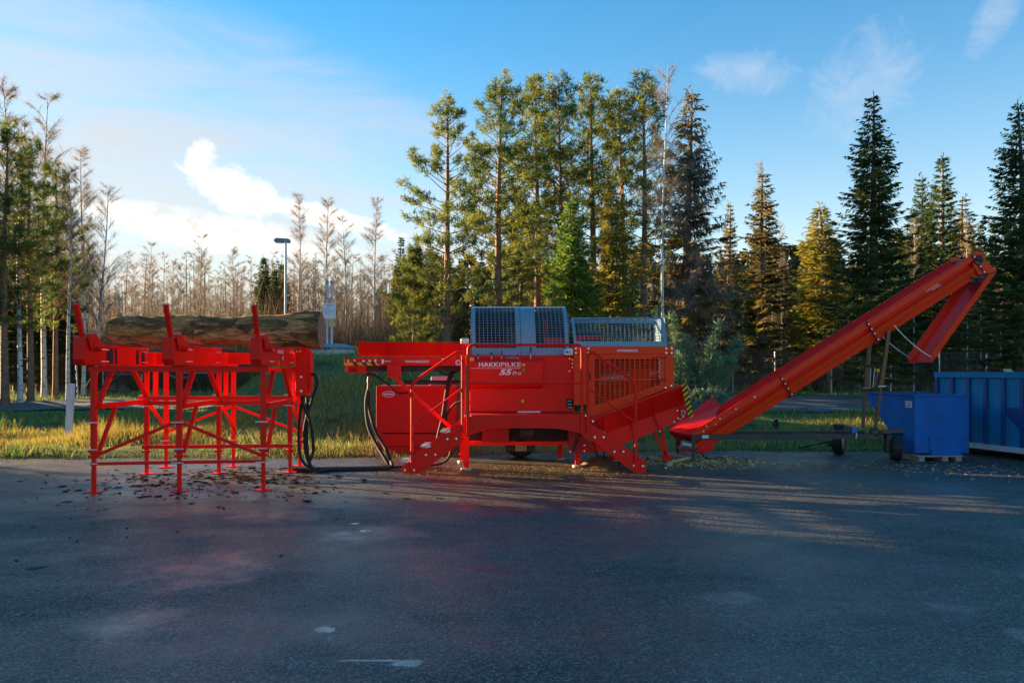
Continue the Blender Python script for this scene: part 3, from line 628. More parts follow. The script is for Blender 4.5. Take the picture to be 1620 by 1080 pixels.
# wood behind: birches and conifers nobody can tell apart
def ok_gap(px): return True
for px, top, Y, lb in ((-12, 300, 40, 'dark spruce behind the birches at the very left picture edge'), (28, 330, 41, 'dark spruce behind the second left-edge pine'), (64, 352, 43, 'dark spruce behind the tall left birch trunk'), (98, 380, 42, 'low dark spruce behind the leaning fence post')):
    tree('spruce_tree', SP[0 if px < 50 else 3], px, top, Y, lb, group='dark spruces at the left edge', wide=1.3)
WOODS = {}
def wt(key, px, o): WOODS.setdefault(key, []).append((px, o))
for i in range(46):
    px = -20 + 680 * (i + random.random()) / 46; Y = random.uniform(44, 66); top = random.uniform(398, 470) if px > 150 else random.uniform(300, 430)
    wt('b', px, tree('birch_tree', BI[random.choice((1, 4, 4, 0))], px, top, Y, 'thin white-stemmed birch in the leafless wood behind the log deck', group='thin birches of the leafless wood', wide=.8))
for i in range(26):
    px = 1130 + 520 * (i + random.random()) / 26; Y = random.uniform(43, 60); top = random.uniform(345, 450)
    wt('r', px, tree('spruce_tree', SP[random.choice((1, 2, 3, 7))], px, top, Y, 'shaded spruce in the dark wood behind the right-hand wire fence', group='spruces of the dark right-hand wood'))
for i in range(16):
    px = 610 + 540 * (i + random.random()) / 16; Y = random.uniform(42, 56); top = random.uniform(360, 455)
    wt('c', px, tree('spruce_tree', SP[random.choice((1, 2, 7))], px, top, Y, 'dark spruce filling the gaps behind the central pine stand', group='spruces behind the central stand'))
for i in range(9):
    px = random.choice((-10, 20, 60, 400, 430, 440, 640)) + random.uniform(-25, 25); Y = random.uniform(46, 58); top = random.uniform(400, 450)
    wt('l', px, tree('spruce_tree', SP[random.choice((2, 7))], px, top, Y, 'low spruce among the leafless birches behind the log deck', group='low spruces in the leafless wood'))
for i in range(12):
    px = 1150 + 470 * (i + random.random()) / 12; Y = random.uniform(40.5, 44)
    wt('s', px, tree('birch_tree', BI[random.choice((1, 4))], px, random.uniform(330, 420), Y, 'pale birch stem in the dark wood behind the right-hand wire fence', group='birch stems of the dark right-hand wood', wide=.5))

ORD = ('leftmost', 'second from left', 'third from left', 'fourth from left', 'fifth from left', 'sixth from left', 'seventh from left', 'eighth from left', 'ninth from left', 'tenth from left', 'eleventh from left', 'twelfth from left')
LEFTSEG = ((105, 'left of the marker post'), (195, 'behind the first deck stake'), (270, 'between first and second stake'), (405, 'between second and third stake'), (452, 'between third stake and lamp'), (521, 'between lamp and pipe mast'), (590, 'just right of the pipe mast'), (9999, 'above the infeed conveyor'))
CENSEG = ((708, 'left of the leftmost pine'), (825, 'behind the left grey hood'), (905, 'behind the middle grey hood'), (1000, 'behind the right grey cage'), (9999, 'behind the half-dead spruce'))
RSEG = ((1206, 'left of the narrow brownish spruce'), (1298, 'right of the narrow brownish spruce'), (1383, 'left of the biggest spruce'), (1456, 'right of the biggest spruce'), (1527, 'left of the conveyor head'), (9999, 'at the right picture edge'))
for key, segs, stem in (('b', LEFTSEG, 'thin white-stemmed background birch'), ('l', LEFTSEG, 'low background spruce'), ('c', CENSEG, 'dark background spruce'), ('r', RSEG, 'shaded background spruce'), ('s', RSEG, 'pale background birch stem')):
    cnt = {}; items = sorted(WOODS[key], key=lambda t: t[0])
    for px, o in items: cnt.setdefault(next(n for lim, n in segs if px < lim), []).append(o)
    for nm, lst in cnt.items():
        for k, o in enumerate(lst): o['label'] = f'{stem} {nm}' + (f', {ORD[k]} there' if len(lst) > 1 else '')

# far wood reading as one mass, and the wood left of the picture that keeps the yard in shade
def low_tree(seed):
    rng = np.random.default_rng(seed); nb = NB(); h = 10.0
    n = 1500; f = rng.uniform(0, 1, n) ** 1.25; a = rng.uniform(0, 6.28, n); r = 1.75 * (1 - f) ** .85 * np.sqrt(rng.uniform(.15, 1, n)) + .04
    Pt = np.stack([np.cos(a) * r, np.sin(a) * r, f * h * .98 + .1], -1); D = np.stack([np.cos(a), np.sin(a), rng.uniform(-.8, .1, n)], -1) + rng.normal(size=(n, 3)) * .45
    V, Fc = blades(Pt, D, rng.uniform(.3, .7, n), rng.uniform(.14, .3, n), rng, False); nb.add(V, Fc)
    tp, tr = wob_trunk(h, .13, rng, n=4); trunk_np(nb, tp, tr, 5); return nb.get()
LT = [low_tree(s) for s in (1, 2, 3)]
def mass(name, spots, m, label, cat, src=None, base=10.0):
    nb = NB(); src = src or LT
    for i, (x, y, h, *wf) in enumerate(spots):
        V, Fc = src[i % len(src)]; a = random.uniform(0, 6.28); c, s = math.cos(a), math.sin(a); k = h / base; w = k * random.uniform(.9, 1.3) * (wf[0] if wf else 1)
        nb.add(np.stack([(V[:, 0] * c - V[:, 1] * s) * w + x, (V[:, 0] * s + V[:, 1] * c) * w + y, V[:, 2] * k + H(x, y) - .1], -1), Fc)
    V, Fc = nb.get(); o = mesh_np(name, V, Fc, m); tag(o, label, cat, kind='stuff'); return o
spots = []
for i in range(110):
    Y = random.uniform(72, 96); px = -60 + 1740 * (i + random.random()) / 110
    top = 445 if px < 620 else (400 if px < 1150 else 385)
    spots.append((PX(px, Y), Y, PZ(top + random.uniform(-25, 40), Y) - .5))
mass('far_wood', [p for p in spots if p[0] / p[1] > -.16], NEEDLE_D, 'distant dark conifer wood closing the view at centre and right', 'wood')
LB = []
for sd_ in (81, 82, 83, 84):
    t_, c_, _ = make_birch(sd_, 13, .22, .17, .42, .009, tw=.022); nb_ = NB(); nb_.add(*t_); nb_.add(*c_); LB.append(nb_.get())
spots = []
for i in range(150):
    Y = random.uniform(60, 92); px = -70 + 760 * (i + random.random()) / 150; spots.append((PX(px, Y), Y, PZ(random.uniform(398, 455), Y) - .5, .95))
mass('far_bare_wood', spots, SHRUB, 'distant golden-brown leafless wood closing the view at left', 'wood', LB, 13.0)
sd = Vector((math.sin(SUN_AZ), math.cos(SUN_AZ))); sn = Vector((-sd.y, sd.x)); sn = -sn if sn.y < 0 else sn
def gap(q):
    return (8.2 < q < 9.6) or (11.7 < q < 14.3)
spots = []
for row, t in enumerate((31, 34.5, 38, 41.5, 45, 49, 53)):
    q = -26.0 + row * .7
    while q < 18.0:
        qq = q + random.uniform(-.3, .3)
        if not gap(qq + 1.1) and not gap(qq - 1.1) and not gap(qq):
            p = sd * t + sn * qq
            if p.x / max(p.y, .1) < -0.70 or p.y < 5: spots.append((p.x, p.y, random.uniform(9.5, 12.5) if qq < 10 else random.uniform(13.5, 16), 0.5 if qq > 10.2 and any(gap(qq + e) for e in (-2.8, -2, 2, 2.8)) else 1.0))
        q += 1.7
mass('wood_beside_yard', spots, NEEDLE_S, 'dense spruce wood left of the yard', 'wood')

# thicket of bare shrubs below the trees
def thicket(name, n, px0, px1, y0, y1, hmin, hmax, m, label, wd=.022):
    rng = np.random.default_rng(n); Y = rng.uniform(y0, y1, n); X = (rng.uniform(px0, px1, n) - 810) / F * Y; Z = hgt(X, Y); k = 9
    Pt = np.repeat(np.stack([X, Y, Z], -1), k, 0); hh = np.repeat(rng.uniform(hmin, hmax, n), k); off = rng.normal(size=(n * k, 3)) * [.5, .5, 0]
    z0 = rng.uniform(0, .6, n * k) * hh; Pt = Pt + off * (.3 + z0 / hh)[:, None]; Pt[:, 2] += z0
    D = rng.normal(size=(n * k, 3)) * [.32, .32, .15] + [0, 0, 1]
    V, Fc = blades(Pt, D, hh * rng.uniform(.3, .6, n * k), np.full(n * k, wd), rng); o = mesh_np(name, V, Fc, m); tag(o, label, 'thicket', kind='stuff')
thicket('bare_thicket', 9000, -30, 700, 42, 66, 1.0, 6.5, SHRUB, 'brown leafless shrubs filling the wood behind the log deck')
thicket('bare_thicket', 1800, 1100, 1680, 40.5, 54, .8, 3.2, SHRUB, 'dark leafless shrubs behind the right-hand wire fence')

# juniper: several feathery upright plumes
def juniper(x, y, label):
    rng = np.random.default_rng(77); o = thing('juniper_bush', (x, y, H(x, y)), label, 'bush'); fb = NB(); sb = NB()
    for i in range(26):
        a = rng.uniform(0, 6.28); rr = rng.uniform(0, 1) ** .6; L = rng.uniform(1.4, 3.9) * (1.1 - .35 * rr); lean = .15 + .42 * rr
        s = np.linspace(0, 1, 7); base = np.array([math.cos(a) * .35 * rr, math.sin(a) * .35 * rr, 0])
        pt = base + np.stack([math.cos(a) * lean * L * s + .10 * np.sin(s * 5 + i), math.sin(a) * lean * L * s, L * (s - .08 * s * s)], -1)
        trunk_np(sb, pt, np.linspace(.03, .006, 7), 4)
        n = int(L * 170); t = rng.uniform(.22, 1, n); c = np.stack([np.interp(t, s, pt[:, k]) for k in range(3)], -1); ang = rng.uniform(0, 6.28, n); spd = .34 * (1.12 - t) + .05
        off = np.stack([np.cos(ang), np.sin(ang), np.zeros(n)], -1) * (spd * rng.uniform(0, 1, n))[:, None]
        V, Fc = blades(c + off, off * 2.2 + np.array([0, 0, .30]) + rng.normal(size=(n, 3)) * .25 + np.array([0, 0, -.2]) * (rng.random(n) < .4)[:, None], rng.uniform(.10, .26, n), rng.uniform(.02, .045, n), rng, False); fb.add(V, Fc)
    mesh_np('foliage', *fb.get(), NEEDLE_J, o); mesh_np('stem', *sb.get(), DTWIG, o)
juniper(PX(1102, 26), 26.0, 'large loose juniper bush behind the outfeed chute')
def mossheap(x, y, label):
    rng = np.random.default_rng(3); o = thing('brush_heap', (x, y, H(x, y)), label, 'brush heap'); nb = NB(); n = 2600
    a = rng.uniform(0, 6.28, n); f = rng.uniform(0, 1, n); r = 1.15 * np.sqrt(1 - f) * rng.uniform(.85, 1.05, n)
    V, Fc = blades(np.stack([np.cos(a) * r, np.sin(a) * r, f * .95], -1), np.stack([np.cos(a), np.sin(a), rng.uniform(-.4, .9, n)], -1) + rng.normal(size=(n, 3)) * .5, rng.uniform(.08, .24, n), rng.uniform(.03, .08, n), rng, False); nb.add(V, Fc)
    mesh_np('leaves', *nb.get(), NEEDLE_J, o); tb = NB(); n = 500; a = rng.uniform(0, 6.28, n); f = rng.uniform(0, 1, n); r = 1.1 * np.sqrt(1 - f)
    V, Fc = blades(np.stack([np.cos(a) * r, np.sin(a) * r, f * .9], -1), rng.normal(size=(n, 3)) + [0, 0, .4], rng.uniform(.3, .8, n), np.full(n, .016), rng); tb.add(V, Fc); mesh_np('twigs', *tb.get(), DTWIG, o)
    cb = MB(); cb.lathe((0, 0, 0), (0, 0, 1), [(1.05, -.1), (1.0, .3), (.75, .65), (.3, .88), (0, .92)], 14); cb.build('core', SPRUCEBARK, o, local=True)
mossheap(PX(1118, 21.5), 21.5, 'low leafy brush heap behind the hazard-striped chute end')

# ------------------------------------------------------------------ grass
def grass(name, n, region, colfn, hmin, hmax, label, seed, wd=0.012):
    rng = np.random.default_rng(seed); x0, x1, y0, y1 = region; X = rng.uniform(x0, x1, n); Y = rng.uniform(y0, y1, n)
    dn = .5 + .5 * np.sin(X * 1.1 + 1.7 * np.sin(Y * .8)) * np.sin(Y * 1.3 + 1.1 * np.sin(X * .7 + seed)); keep = rng.random(n) < colfn(X, Y, dn, rng, True); X, Y, dn = X[keep], Y[keep], dn[keep]; n = len(X)
    X = X + rng.normal(size=n) * .03; Z = hgt(X, Y); L = rng.uniform(hmin, hmax, n) * (.4 + 1.2 * dn * dn); Pt = np.stack([X, Y, Z - .01], -1)
    D = rng.normal(size=(n, 3)) * [.33, .33, 0] + [0, 0, 1]; D = nrm(D); S = np.stack([np.cos(t := rng.uniform(0, 3.14, n)), np.sin(t), np.zeros(n)], -1) * (rng.uniform(.6, 1.4, n) * wd / 2)[:, None]
    mid = Pt + D * (L * .55)[:, None]; bend = rng.normal(size=(n, 3)) * [.35, .35, 0]; T = mid + (D + bend) * (L * .45)[:, None]
    V = np.stack([Pt - S, Pt + S, mid - S * .8, mid + S * .8, T], 1).reshape(-1, 3); i = np.arange(n)[:, None] * 5
    Fc = np.concatenate([i + np.array([[0, 1, 3]]), i + np.array([[0, 3, 2]]), i + np.array([[2, 3, 4]])])
    c = colfn(X, Y, dn, rng, False); c = np.repeat(np.concatenate([c, np.ones((n, 1))], 1), 5, 0)
    o = mesh_np(name, V, Fc, GRASSM, col=c); tag(o, label, 'grass', kind='stuff')
def on_path(X, Y):
    t = (X + 34) / 27; a = 21 + 9.5 * t; b = 27.6 + 7.5 * t; return ((X < -7) & (Y > a) & (Y < b)) | ((X > 4) & (Y > 26.8) & (Y < 36.5))
def well(X, Y): return ((X + 5.6) ** 2 + (Y - 24.6) ** 2) < .7
def g_green(X, Y, dn, rng, prob):
    if prob: return np.where(on_path(X, Y) | (Y < edge_y(X) + .12) | well(X, Y), 0.0, .35 + .65 * dn)
    k = rng.random((len(X), 1)); return np.array([.17, .25, .07]) * (1 - k) + np.array([.36, .39, .11]) * k
def g_dry(X, Y, dn, rng, prob):
    band = np.exp(-((Y - (18.6 + .05 * (X + 8))) / 1.3) ** 2) * (X < -2.5) + .55 * np.exp(-((Y - 21) / 2.8) ** 2) * (X > 4) + .10 + .12 * (Y < edge_y(X) + 1.2)
    if prob: return np.where(on_path(X, Y) | (Y < edge_y(X) + .1) | well(X, Y), 0.0, np.clip(band, 0, 1) * (.3 + .7 * dn))
    k = rng.random((len(X), 1)); return np.array([.26, .20, .06]) * (1 - k) + np.array([.42, .31, .08]) * k
grass('green_grass', 110000, (-18, 14, 14.8, 27), g_green, .05, .17, 'short green grass on the verge and bank behind the machines', 3)
grass('green_grass', 30000, (-30, 34, 27, 42), g_green, .10, .30, 'grass strip in front of the far fences', 5, .02)
def g_weed(X, Y, dn, rng, prob):
    if prob: return np.where(on_path(X, Y) | (Y < edge_y(X) + .15) | well(X, Y), 0.0, np.clip((dn - .45) * 2.2, 0, 1))
    k = rng.random((len(X), 1)); c = np.array([(.16, .26, .06), (.30, .33, .08), (.22, .13, .06), (.10, .17, .06)])[rng.integers(0, 4, len(X))]; return c * (.7 + .6 * k)
grass('verge_weeds', 26000, (-18, 14, 14.9, 27), g_weed, .08, .26, 'clumps of leafy weeds on the verge and the bank', 8, .034)
def g_sun_band(X, Y, dn, rng, prob):  # dry blades, dense and gold-coloured to paint the low sun along this strip
    if prob: return np.where(on_path(X, Y) | (Y < edge_y(X) + 1.0), 0.0, np.clip(1.15 * np.exp(-((Y - 18.4 - .12 * (X + 9)) / 1.2) ** 2) * sstep(-3.5, -7, X) * (.25 + .75 * dn), 0, 1))
    k = rng.random((len(X), 1)); return np.array([.36, .28, .07]) * (1 - k) + np.array([.50, .37, .09]) * k
grass('dry_sunlit_grass', 60000, (-15, -3, 15.8, 21.5), g_sun_band, .16, .38, 'dry grass band coloured sunlit gold behind the legs of the log deck', 14, .012)
grass('dry_sunlit_grass', 70000, (-18, 14, 14.9, 26), g_dry, .10, .30, 'tall yellow dry grass on the verge behind the machines', 4, .011)

# ------------------------------------------------------------------ lettering
def text_np(body, bold=0.0, shear=0.0, spacing=1.0):
    cu = bpy.data.curves.new('lettering', 'FONT'); cu.body = body; cu.size = 1.0; cu.offset = bold; cu.shear = shear; cu.space_character = spacing; cu.resolution_u = 3; cu.extrude = 0.0
    ob = bpy.data.objects.new('lettering', cu); COL.objects.link(ob); dg = bpy.context.evaluated_depsgraph_get(); dg.update()
    me = bpy.data.meshes.new_from_object(ob.evaluated_get(dg)); bpy.data.objects.remove(ob); bpy.data.curves.remove(cu)
    V = [v.co.copy() for v in me.vertices]; Fs = [tuple(p.vertices) for p in me.polygons]; bpy.data.meshes.remove(me)
    x0 = min(v.x for v in V); x1 = max(v.x for v in V); y0 = min(v.y for v in V); y1 = max(v.y for v in V)
    return [((v.x - x0) / (x1 - x0), (v.y - y0) / (y1 - y0)) for v in V], Fs
def lettering(body, O, ux, uy, parent, m, bold=0.0, shear=0.0, spacing=1.0, name='lettering'):
    """text filling the parallelogram O, O+ux (along), O+uy (up)"""
    V, Fs = text_np(body, bold, shear, spacing); O = Vector(O); ux = Vector(ux); uy = Vector(uy)
    b = MB(); b.add([O + ux * a + uy * c for a, c in V], Fs); return b.build(name, m, parent)
def plettering(body, x0, y0, x1, y1, Y, parent, m, **k):
    a = P(x0, y1, Y); return lettering(body, a, (PX(x1, Y) - PX(x0, Y), 0, 0), (0, 0, PZ(y0, Y) - PZ(y1, Y)), parent, m, **k)
def bolts(parent, pts, r=0.016, d=(0, -1, 0), m=None, name='bolt_heads'):
    b = MB(); d = Vector(d)
    for p in pts: p = Vector(p); b.cyl(p, p + d * .014, r, 8)
    return tag(b.build(name, m or BOLT, parent), kind='stuff')

# ------------------------------------------------------------------ log deck
DK = thing('log_deck', (-4.46, 10.68, 0), 'tall red tubular steel log deck with three chain arms and upright stakes', 'log deck', rz=R(5))
U3 = (-1.1, 0.0, 1.1); V3 = (0.0, 1.9, 2.78); ZT = 1.60
def dk(name, m=RED, **k): return lambda b: b.build(name, m, DK, local=True, **k)
for vi, v in enumerate(V3):
    for u in U3:
        zs = 0.62 if vi == 0 else 0.50
        b = MB(); b.beam((u, v, zs - .12), (u, v, ZT), .066, up=(0, 1, 0)); dk('leg')(b)
        b = MB(); b.beam((u, v, 0.012), (u, v, zs), .048, up=(0, 1, 0)); b.box((u - .10, v - .08, 0), (u + .10, v + .08, .012)); lo = dk('leg_extension')(b)
        b = MB(); b.beam((u - .065, v - .045, zs - .05), (u + .065, v - .045, zs - .05), .015); dk('clamp_pin', GALV)(b)
        b = MB(); b.box((u - .06, v - .05, zs - .16), (u + .06, v + .05, zs - .13)); b.box((u - .055, v - .048, zs - .09), (u + .055, v + .048, zs - .06)); dk('clamp_collar')(b)
for v in (0.0, 2.78):
    b = MB(); b.beam((-1.16, v, ZT + .035), (1.16, v, ZT + .035), .08, .07); dk('top_rail')(b)
b = MB(); b.beam((-1.16, 1.86, ZT + .035), (1.35, 1.86, ZT + .035), .08, .07); dk('top_rail')(b)
for z in (1.115, 1.19):
    b = MB(); b.beam((-1.2, 1.83, z), (1.14, 1.83, z), .06, .066); dk('middle_rail')(b)
for u in U3:                                        # rails and braces running away from the camera
    b = MB(); b.beam((u + .02, .02, 1.14), (u + .02, 1.9, 1.14), .06, .07); dk('side_rail')(b)
    b = MB(); b.beam((u + .02, .04, 1.12), (u + .02, .52, ZT), .06, .055); dk('brace')(b)
    b = MB(); b.beam((u + .02, 1.86, 1.2), (u + .02, 1.30, ZT + .02), .06, .055); dk('brace')(b)
    b = MB(); b.beam((u + .04, .04, .52), (u + .04, .60, 1.11), .045); dk('lower_brace')(b)
    b = MB(); b.beam((u + .03, 1.92, 1.10), (u + .03, 2.76, .62), .045); dk('lower_brace')(b)
    b = MB(); b.beam((u + .03, 2.2, 1.12), (u + .03, 2.2, ZT), .06); b.beam((u + .03, 1.9, 1.11), (u + .03, 2.24, 1.11), .05); dk('short_post')(b)
for v, zt, zl, zp in ((-.055, .40, .49, .93), (2.73, .40, .60, 1.02)):
    for s in (-1, 1):
        b = MB(); b.beam((s * 1.06, v, zl), (s * .03, v, zp), .042); dk('cross_brace')(b)
b = MB(); b.beam((-1.12, -.055, .385), (0, -.055, .395), .042); b.beam((0, -.055, .395), (1.08, -.055, .40), .042); dk('lower_rail')(b)
b = MB(); b.beam((-1.15, 1.85, .43), (1.12, 1.85, .43), .055); dk('lower_rail')(b)
for u in U3:
    for v, z in ((-.085, .39), (-.085, .93), (1.81, 1.07), (1.82, 1.24)): b = MB(); b.beam((u - .08, v, z), (u + .08, v, z), .016); dk('clamp_pin', GALV)(b)
AW = 0.058
for k, u in enumerate(U3):
    z0, z1 = 1.685, 1.965
    b = MB(); b.box((u - AW, .02, z0), (u + AW, 1.82, z1 - .03)); b.box((u - AW - .008, .02, z1 - .03), (u + AW + .008, 1.82, z1)); arm = dk('chain_arm', bevel=.006)(b)
    b = MB(); b.box((u - AW * .8, 1.82, z0 + .01), (u + AW * .8, 2.9, z1 - .05)); dk('arm_extension')(b)
    # head: side plate with the hump, end face with a bevelled foot
    prof = [(-.46, 1.76), (-.40, 1.68), (.12, 1.685), (.12, 1.965), (.02, 2.04), (-.10, 2.11), (-.22, 2.09), (-.30, 2.03), (-.40, 2.06), (-.46, 2.04)]
    b = MB(); b.prism([(u - AW - .012, p, z) for p, z in prof], (2 * AW + .024, 0, 0)); dk('arm_head', bevel=.012)(b)
    b = MB(); b.beam((u, -.30, 1.96), (u - .01, -.50, 2.46), .056, .056, up=(0, 1, 0)); dk('stake')(b)
    b = MB(); b.prism([(u + AW + .025, p, z) for p, z in ((-.40, 2.04), (-.18, 2.04), (-.05, 1.90), (-.30, 1.88))], (.014, 0, 0)); dk('stake_bracket')(b)
    b = MB(); b.cyl((u + AW + .02, -.16, 1.90), (u + AW + .10, -.16, 1.90), .035, 14); dk('stub_shaft')(b)
    b = MB(); [b.beam((u + AW + .03, v0, z), (u + AW + .03, v0 + .22, z), .02) for v0, z in ((.02, 1.90), (.02, 1.74), (1.46, 1.90), (1.46, 1.74))]; dk('tension_bolt', BOLT)(b)
    b = MB()                                        # link plates of the chain along the top
    n = 46
    for i in range(n):
        v = -.05 + i * 2.8 / n; b.box((u - .028, v, z1 + .004), (u + .028, v + .045, z1 + .030 + .012 * (i % 3 == 0)))
    dk('chain', CHAINM)(b)
    if k == 0:
        b = MB(); [b.box((u + AW + .001, v0, 1.71), (u + AW + .006, v0 + w, 1.92)) for v0, w in ((.26, .20), (.53, .07), (1.30, .10), (1.52, .12))]; dk('arm_slot', DARK)(b)
    b = MB(); b.prism([(u - .02, 1.38, 1.93), (u - .02, 1.46, 1.93), (u - .02, 1.44, 2.05), (u - .02, 1.47, 2.15), (u - .02, 1.43, 2.15), (u - .02, 1.39, 2.04)], (.03, 0, 0)); dk('stop_finger')(b)
for s in (-.55, .55):
    b = MB(); b.cyl((s - .5, 2.55, 1.80), (s + .5, 2.55, 1.80), .045, 12); dk('drive_shaft')(b)
    b = MB(); b.box((s - .42, 1.95, 1.72), (s + .38, 2.02, 1.90)); dk('cross_channel')(b)
b = MB(); b.box((1.22, 1.70, 1.22), (1.40, 2.05, 1.985)); b.box((1.40, 1.76, 1.30), (1.445, 2.0, 1.92)); dr = dk('drive_cover', bevel=.008)(b)
b = MB(); [b.cyl((1.31, 1.70, z), (1.31, 1.685, z), .018, 8) for z in (1.30, 1.52)]; [b.cyl((u, 1.02 + .7 * (u > 1.2), z), (u, 1.0 + .69 * (u > 1.2), z), .014, 8) for u, z in ((1.24, 1.92), (1.29, 1.92))]; tag(dk('bolt_heads', BOLT)(b), kind='stuff')
def dlet(body, v0, z0, dv, dz): 
    mm = DK.matrix_basis if False else root_matrix(DK); O = mm @ Vector((1.1 + AW + .004, v0, z0)); a = mm.to_3x3() @ Vector((0, dv, 0)); return lettering(body, O, a, (0, 0, dz), DK, WHITE, bold=.02)
dlet('HAKKI', .62, 1.865, .20, .055); dlet('PILKE', .83, 1.865, .22, .055); dlet('R', .98, 1.775, .09, .06)
b = MB(); b.box((1.1 + AW + .002, .70, 1.69), (1.1 + AW + .006, .74, 1.755)); dk('yellow_mark', YEL)(b)
# hoses hanging at the drive end
def dkw(u, v, z): return root_matrix(DK) @ Vector((u, v, z))
HS = [[(1.44, 1.86, 1.56), (1.50, 1.82, 1.55), (1.53, 1.82, 1.40), (1.44, 1.84, 1.12), (1.33, 1.86, .70), (1.36, 1.84, .25), (1.50, 1.80, .05), (1.62, 1.78, .03)],
      [(1.30, 1.80, 1.22), (1.32, 1.78, 1.10), (1.44, 1.82, .75), (1.47, 1.84, .35), (1.40, 1.84, .12), (1.55, 1.8, .03)],
      [(1.33, 1.84, 1.22), (1.28, 1.82, 1.0), (1.25, 1.82, .60), (1.28, 1.82, .25), (1.45, 1.8, .06), (1.66, 1.8, .03)],
      [(1.36, 1.90, 1.22), (1.37, 1.88, 1.1), (1.36, 1.88, .6), (1.40, 1.86, .2), (1.50, 1.84, .04), (1.70, 1.82, .03)]]
for h in HS:
    b = MB(); b.tube(spline(h), .024, 8); dk('hydraulic_hose', RUBBER)(b)

# the log lying across the arms
def bark_mat():
    m = bpy.data.materials.new('peeling_bark'); m.use_nodes = True; nt = m.node_tree; N = nt.nodes; L = nt.links; b = N['Principled BSDF']; b.inputs['Roughness'].default_value = .95; b.inputs['Specular IOR Level'].default_value = .08
    tc = N.new('ShaderNodeTexCoord')
    def nz(s, sc, d=7, dist=0.0):
        mp = N.new('ShaderNodeMapping'); mp.inputs['Scale'].default_value = sc; L.new(tc.outputs['Object'], mp.inputs[0])
        n = N.new('ShaderNodeTexNoise'); n.inputs['Scale'].default_value = s; n.inputs['Detail'].default_value = d; n.inputs['Roughness'].default_value = .65; n.inputs['Distortion'].default_value = dist; L.new(mp.outputs[0], n.inputs['Vector']); return n.outputs['Fac']
    def ramp(v, st):
        r = N.new('ShaderNodeValToRGB'); L.new(v, r.inputs[0]); e = r.color_ramp.elements
        e[0].position, e[0].color = st[0][0], (*st[0][1], 1); e[1].position, e[1].color = st[-1][0], (*st[-1][1], 1)
        for p, c in st[1:-1]: k = e.new(p); k.color = (*c, 1)
        return r.outputs[0]
    bark = ramp(nz(4, (1, 2, 2)), [(.3, (.07, .03, .014)), (.5, (.20, .092, .042)), (.72, (.42, .23, .115))])
    bare = ramp(nz(6, (.8, 5, 5)), [(.3, (.16, .055, .02)), (.5, (.52, .23, .08)), (.72, (.72, .46, .22))])
    mk = N.new('ShaderNodeMapRange'); mk.inputs[1].default_value = .455; mk.inputs[2].default_value = .49; L.new(nz(2.3, (.75, 1.9, 1.9), 8, .5), mk.inputs[0])
    mx = N.new('ShaderNodeMix'); mx.data_type = 'RGBA'; L.new(mk.outputs[0], mx.inputs['Factor']); L.new(bark, mx.inputs[6]); L.new(bare, mx.inputs[7]); L.new(mx.outputs[2], b.inputs['Base Color'])
    bp = N.new('ShaderNodeBump'); bp.inputs['Strength'].default_value = 1.0; bp.inputs['Distance'].default_value = .05; L.new(nz(16, (.5, 2, 2)), bp.inputs['Height'])
    b2 = N.new('ShaderNodeBump'); b2.inputs['Strength'].default_value = .8; b2.inputs['Distance'].default_value = .015; b2.invert = True; L.new(mk.outputs[0], b2.inputs['Height']); L.new(bp.outputs[0], b2.inputs['Normal']); L.new(b2.outputs[0], b.inputs['Normal']); return m
ENDW = mat('weathered_cut_wood', (0.24, 0.13, 0.07), 0.85, var=.3, vscale=12, bump=.3)
def build_log():
    rng = np.random.default_rng(9); n, m = 60, 30; L0 = 3.13; s = np.linspace(0, 1, n)
    lg = thing('log', P(178, 548, 12.0) + Vector((0, 0, .0)), 'thick barked log with peeled patches lying across the three arms', 'log', rz=R(1.5))
    rad = .205 + .015 * np.sin(s * 7) + .05 * s ** 2 + .012 * np.sin(s * 19 + 1); rad[0] *= .93; rad[-1] *= .95
    a = np.linspace(0, 2 * np.pi, m, endpoint=False); A, S = np.meshgrid(a, s); Rr = rad[:, None] * (1 + .03 * np.sin(3 * A + S * 4) + .025 * np.sin(5 * A - S * 9) + .022 * rng.normal(size=A.shape) + .03 * np.sin(11 * A + 14 * S) * np.sin(31 * S))
    bump = .075 * np.exp(-((S - .90) / .09) ** 2) * np.exp(-((np.angle(np.exp(1j * (A - np.pi / 2)))) / .8) ** 2); Rr = Rr + bump
    X = S * L0; Yc = Rr * np.cos(A); Z = .235 + .012 * np.sin(S * 5) + Rr * np.sin(A); V = np.stack([X, Yc, Z], -1).reshape(-1, 3)
    i = np.arange((n - 1) * m); r = i // m; k = i % m; k2 = (k + 1) % m
    mesh_np('bark', V, np.stack([r * m + k, r * m + k2, (r + 1) * m + k2, (r + 1) * m + k], -1), bark_mat(), lg, smooth=True)
    for row, x in ((0, -.004), (n - 1, L0 + .004)):
        ringv = V[row * m:(row + 1) * m].copy(); ringv[:, 0] = x; c = ringv.mean(0); VV = np.concatenate([ringv, [c]]); ff = np.array([(j, (j + 1) % m, m) for j in range(m)]); mesh_np('cut_end', VV, ff if row else ff[:, ::-1], ENDW, lg)
build_log()

# ------------------------------------------------------------------ firewood processor
FP = thing('firewood_processor', (0.2, 13.3, 0), 'large red firewood processor with grey mesh cages, platform and two stairs', 'firewood processor')
def fp(b, name, m=RED, parent=None, **k): return b.build(name, m, parent or FP, **k)
YF, YB = 12.6, 13.3                                   # platform front, body front
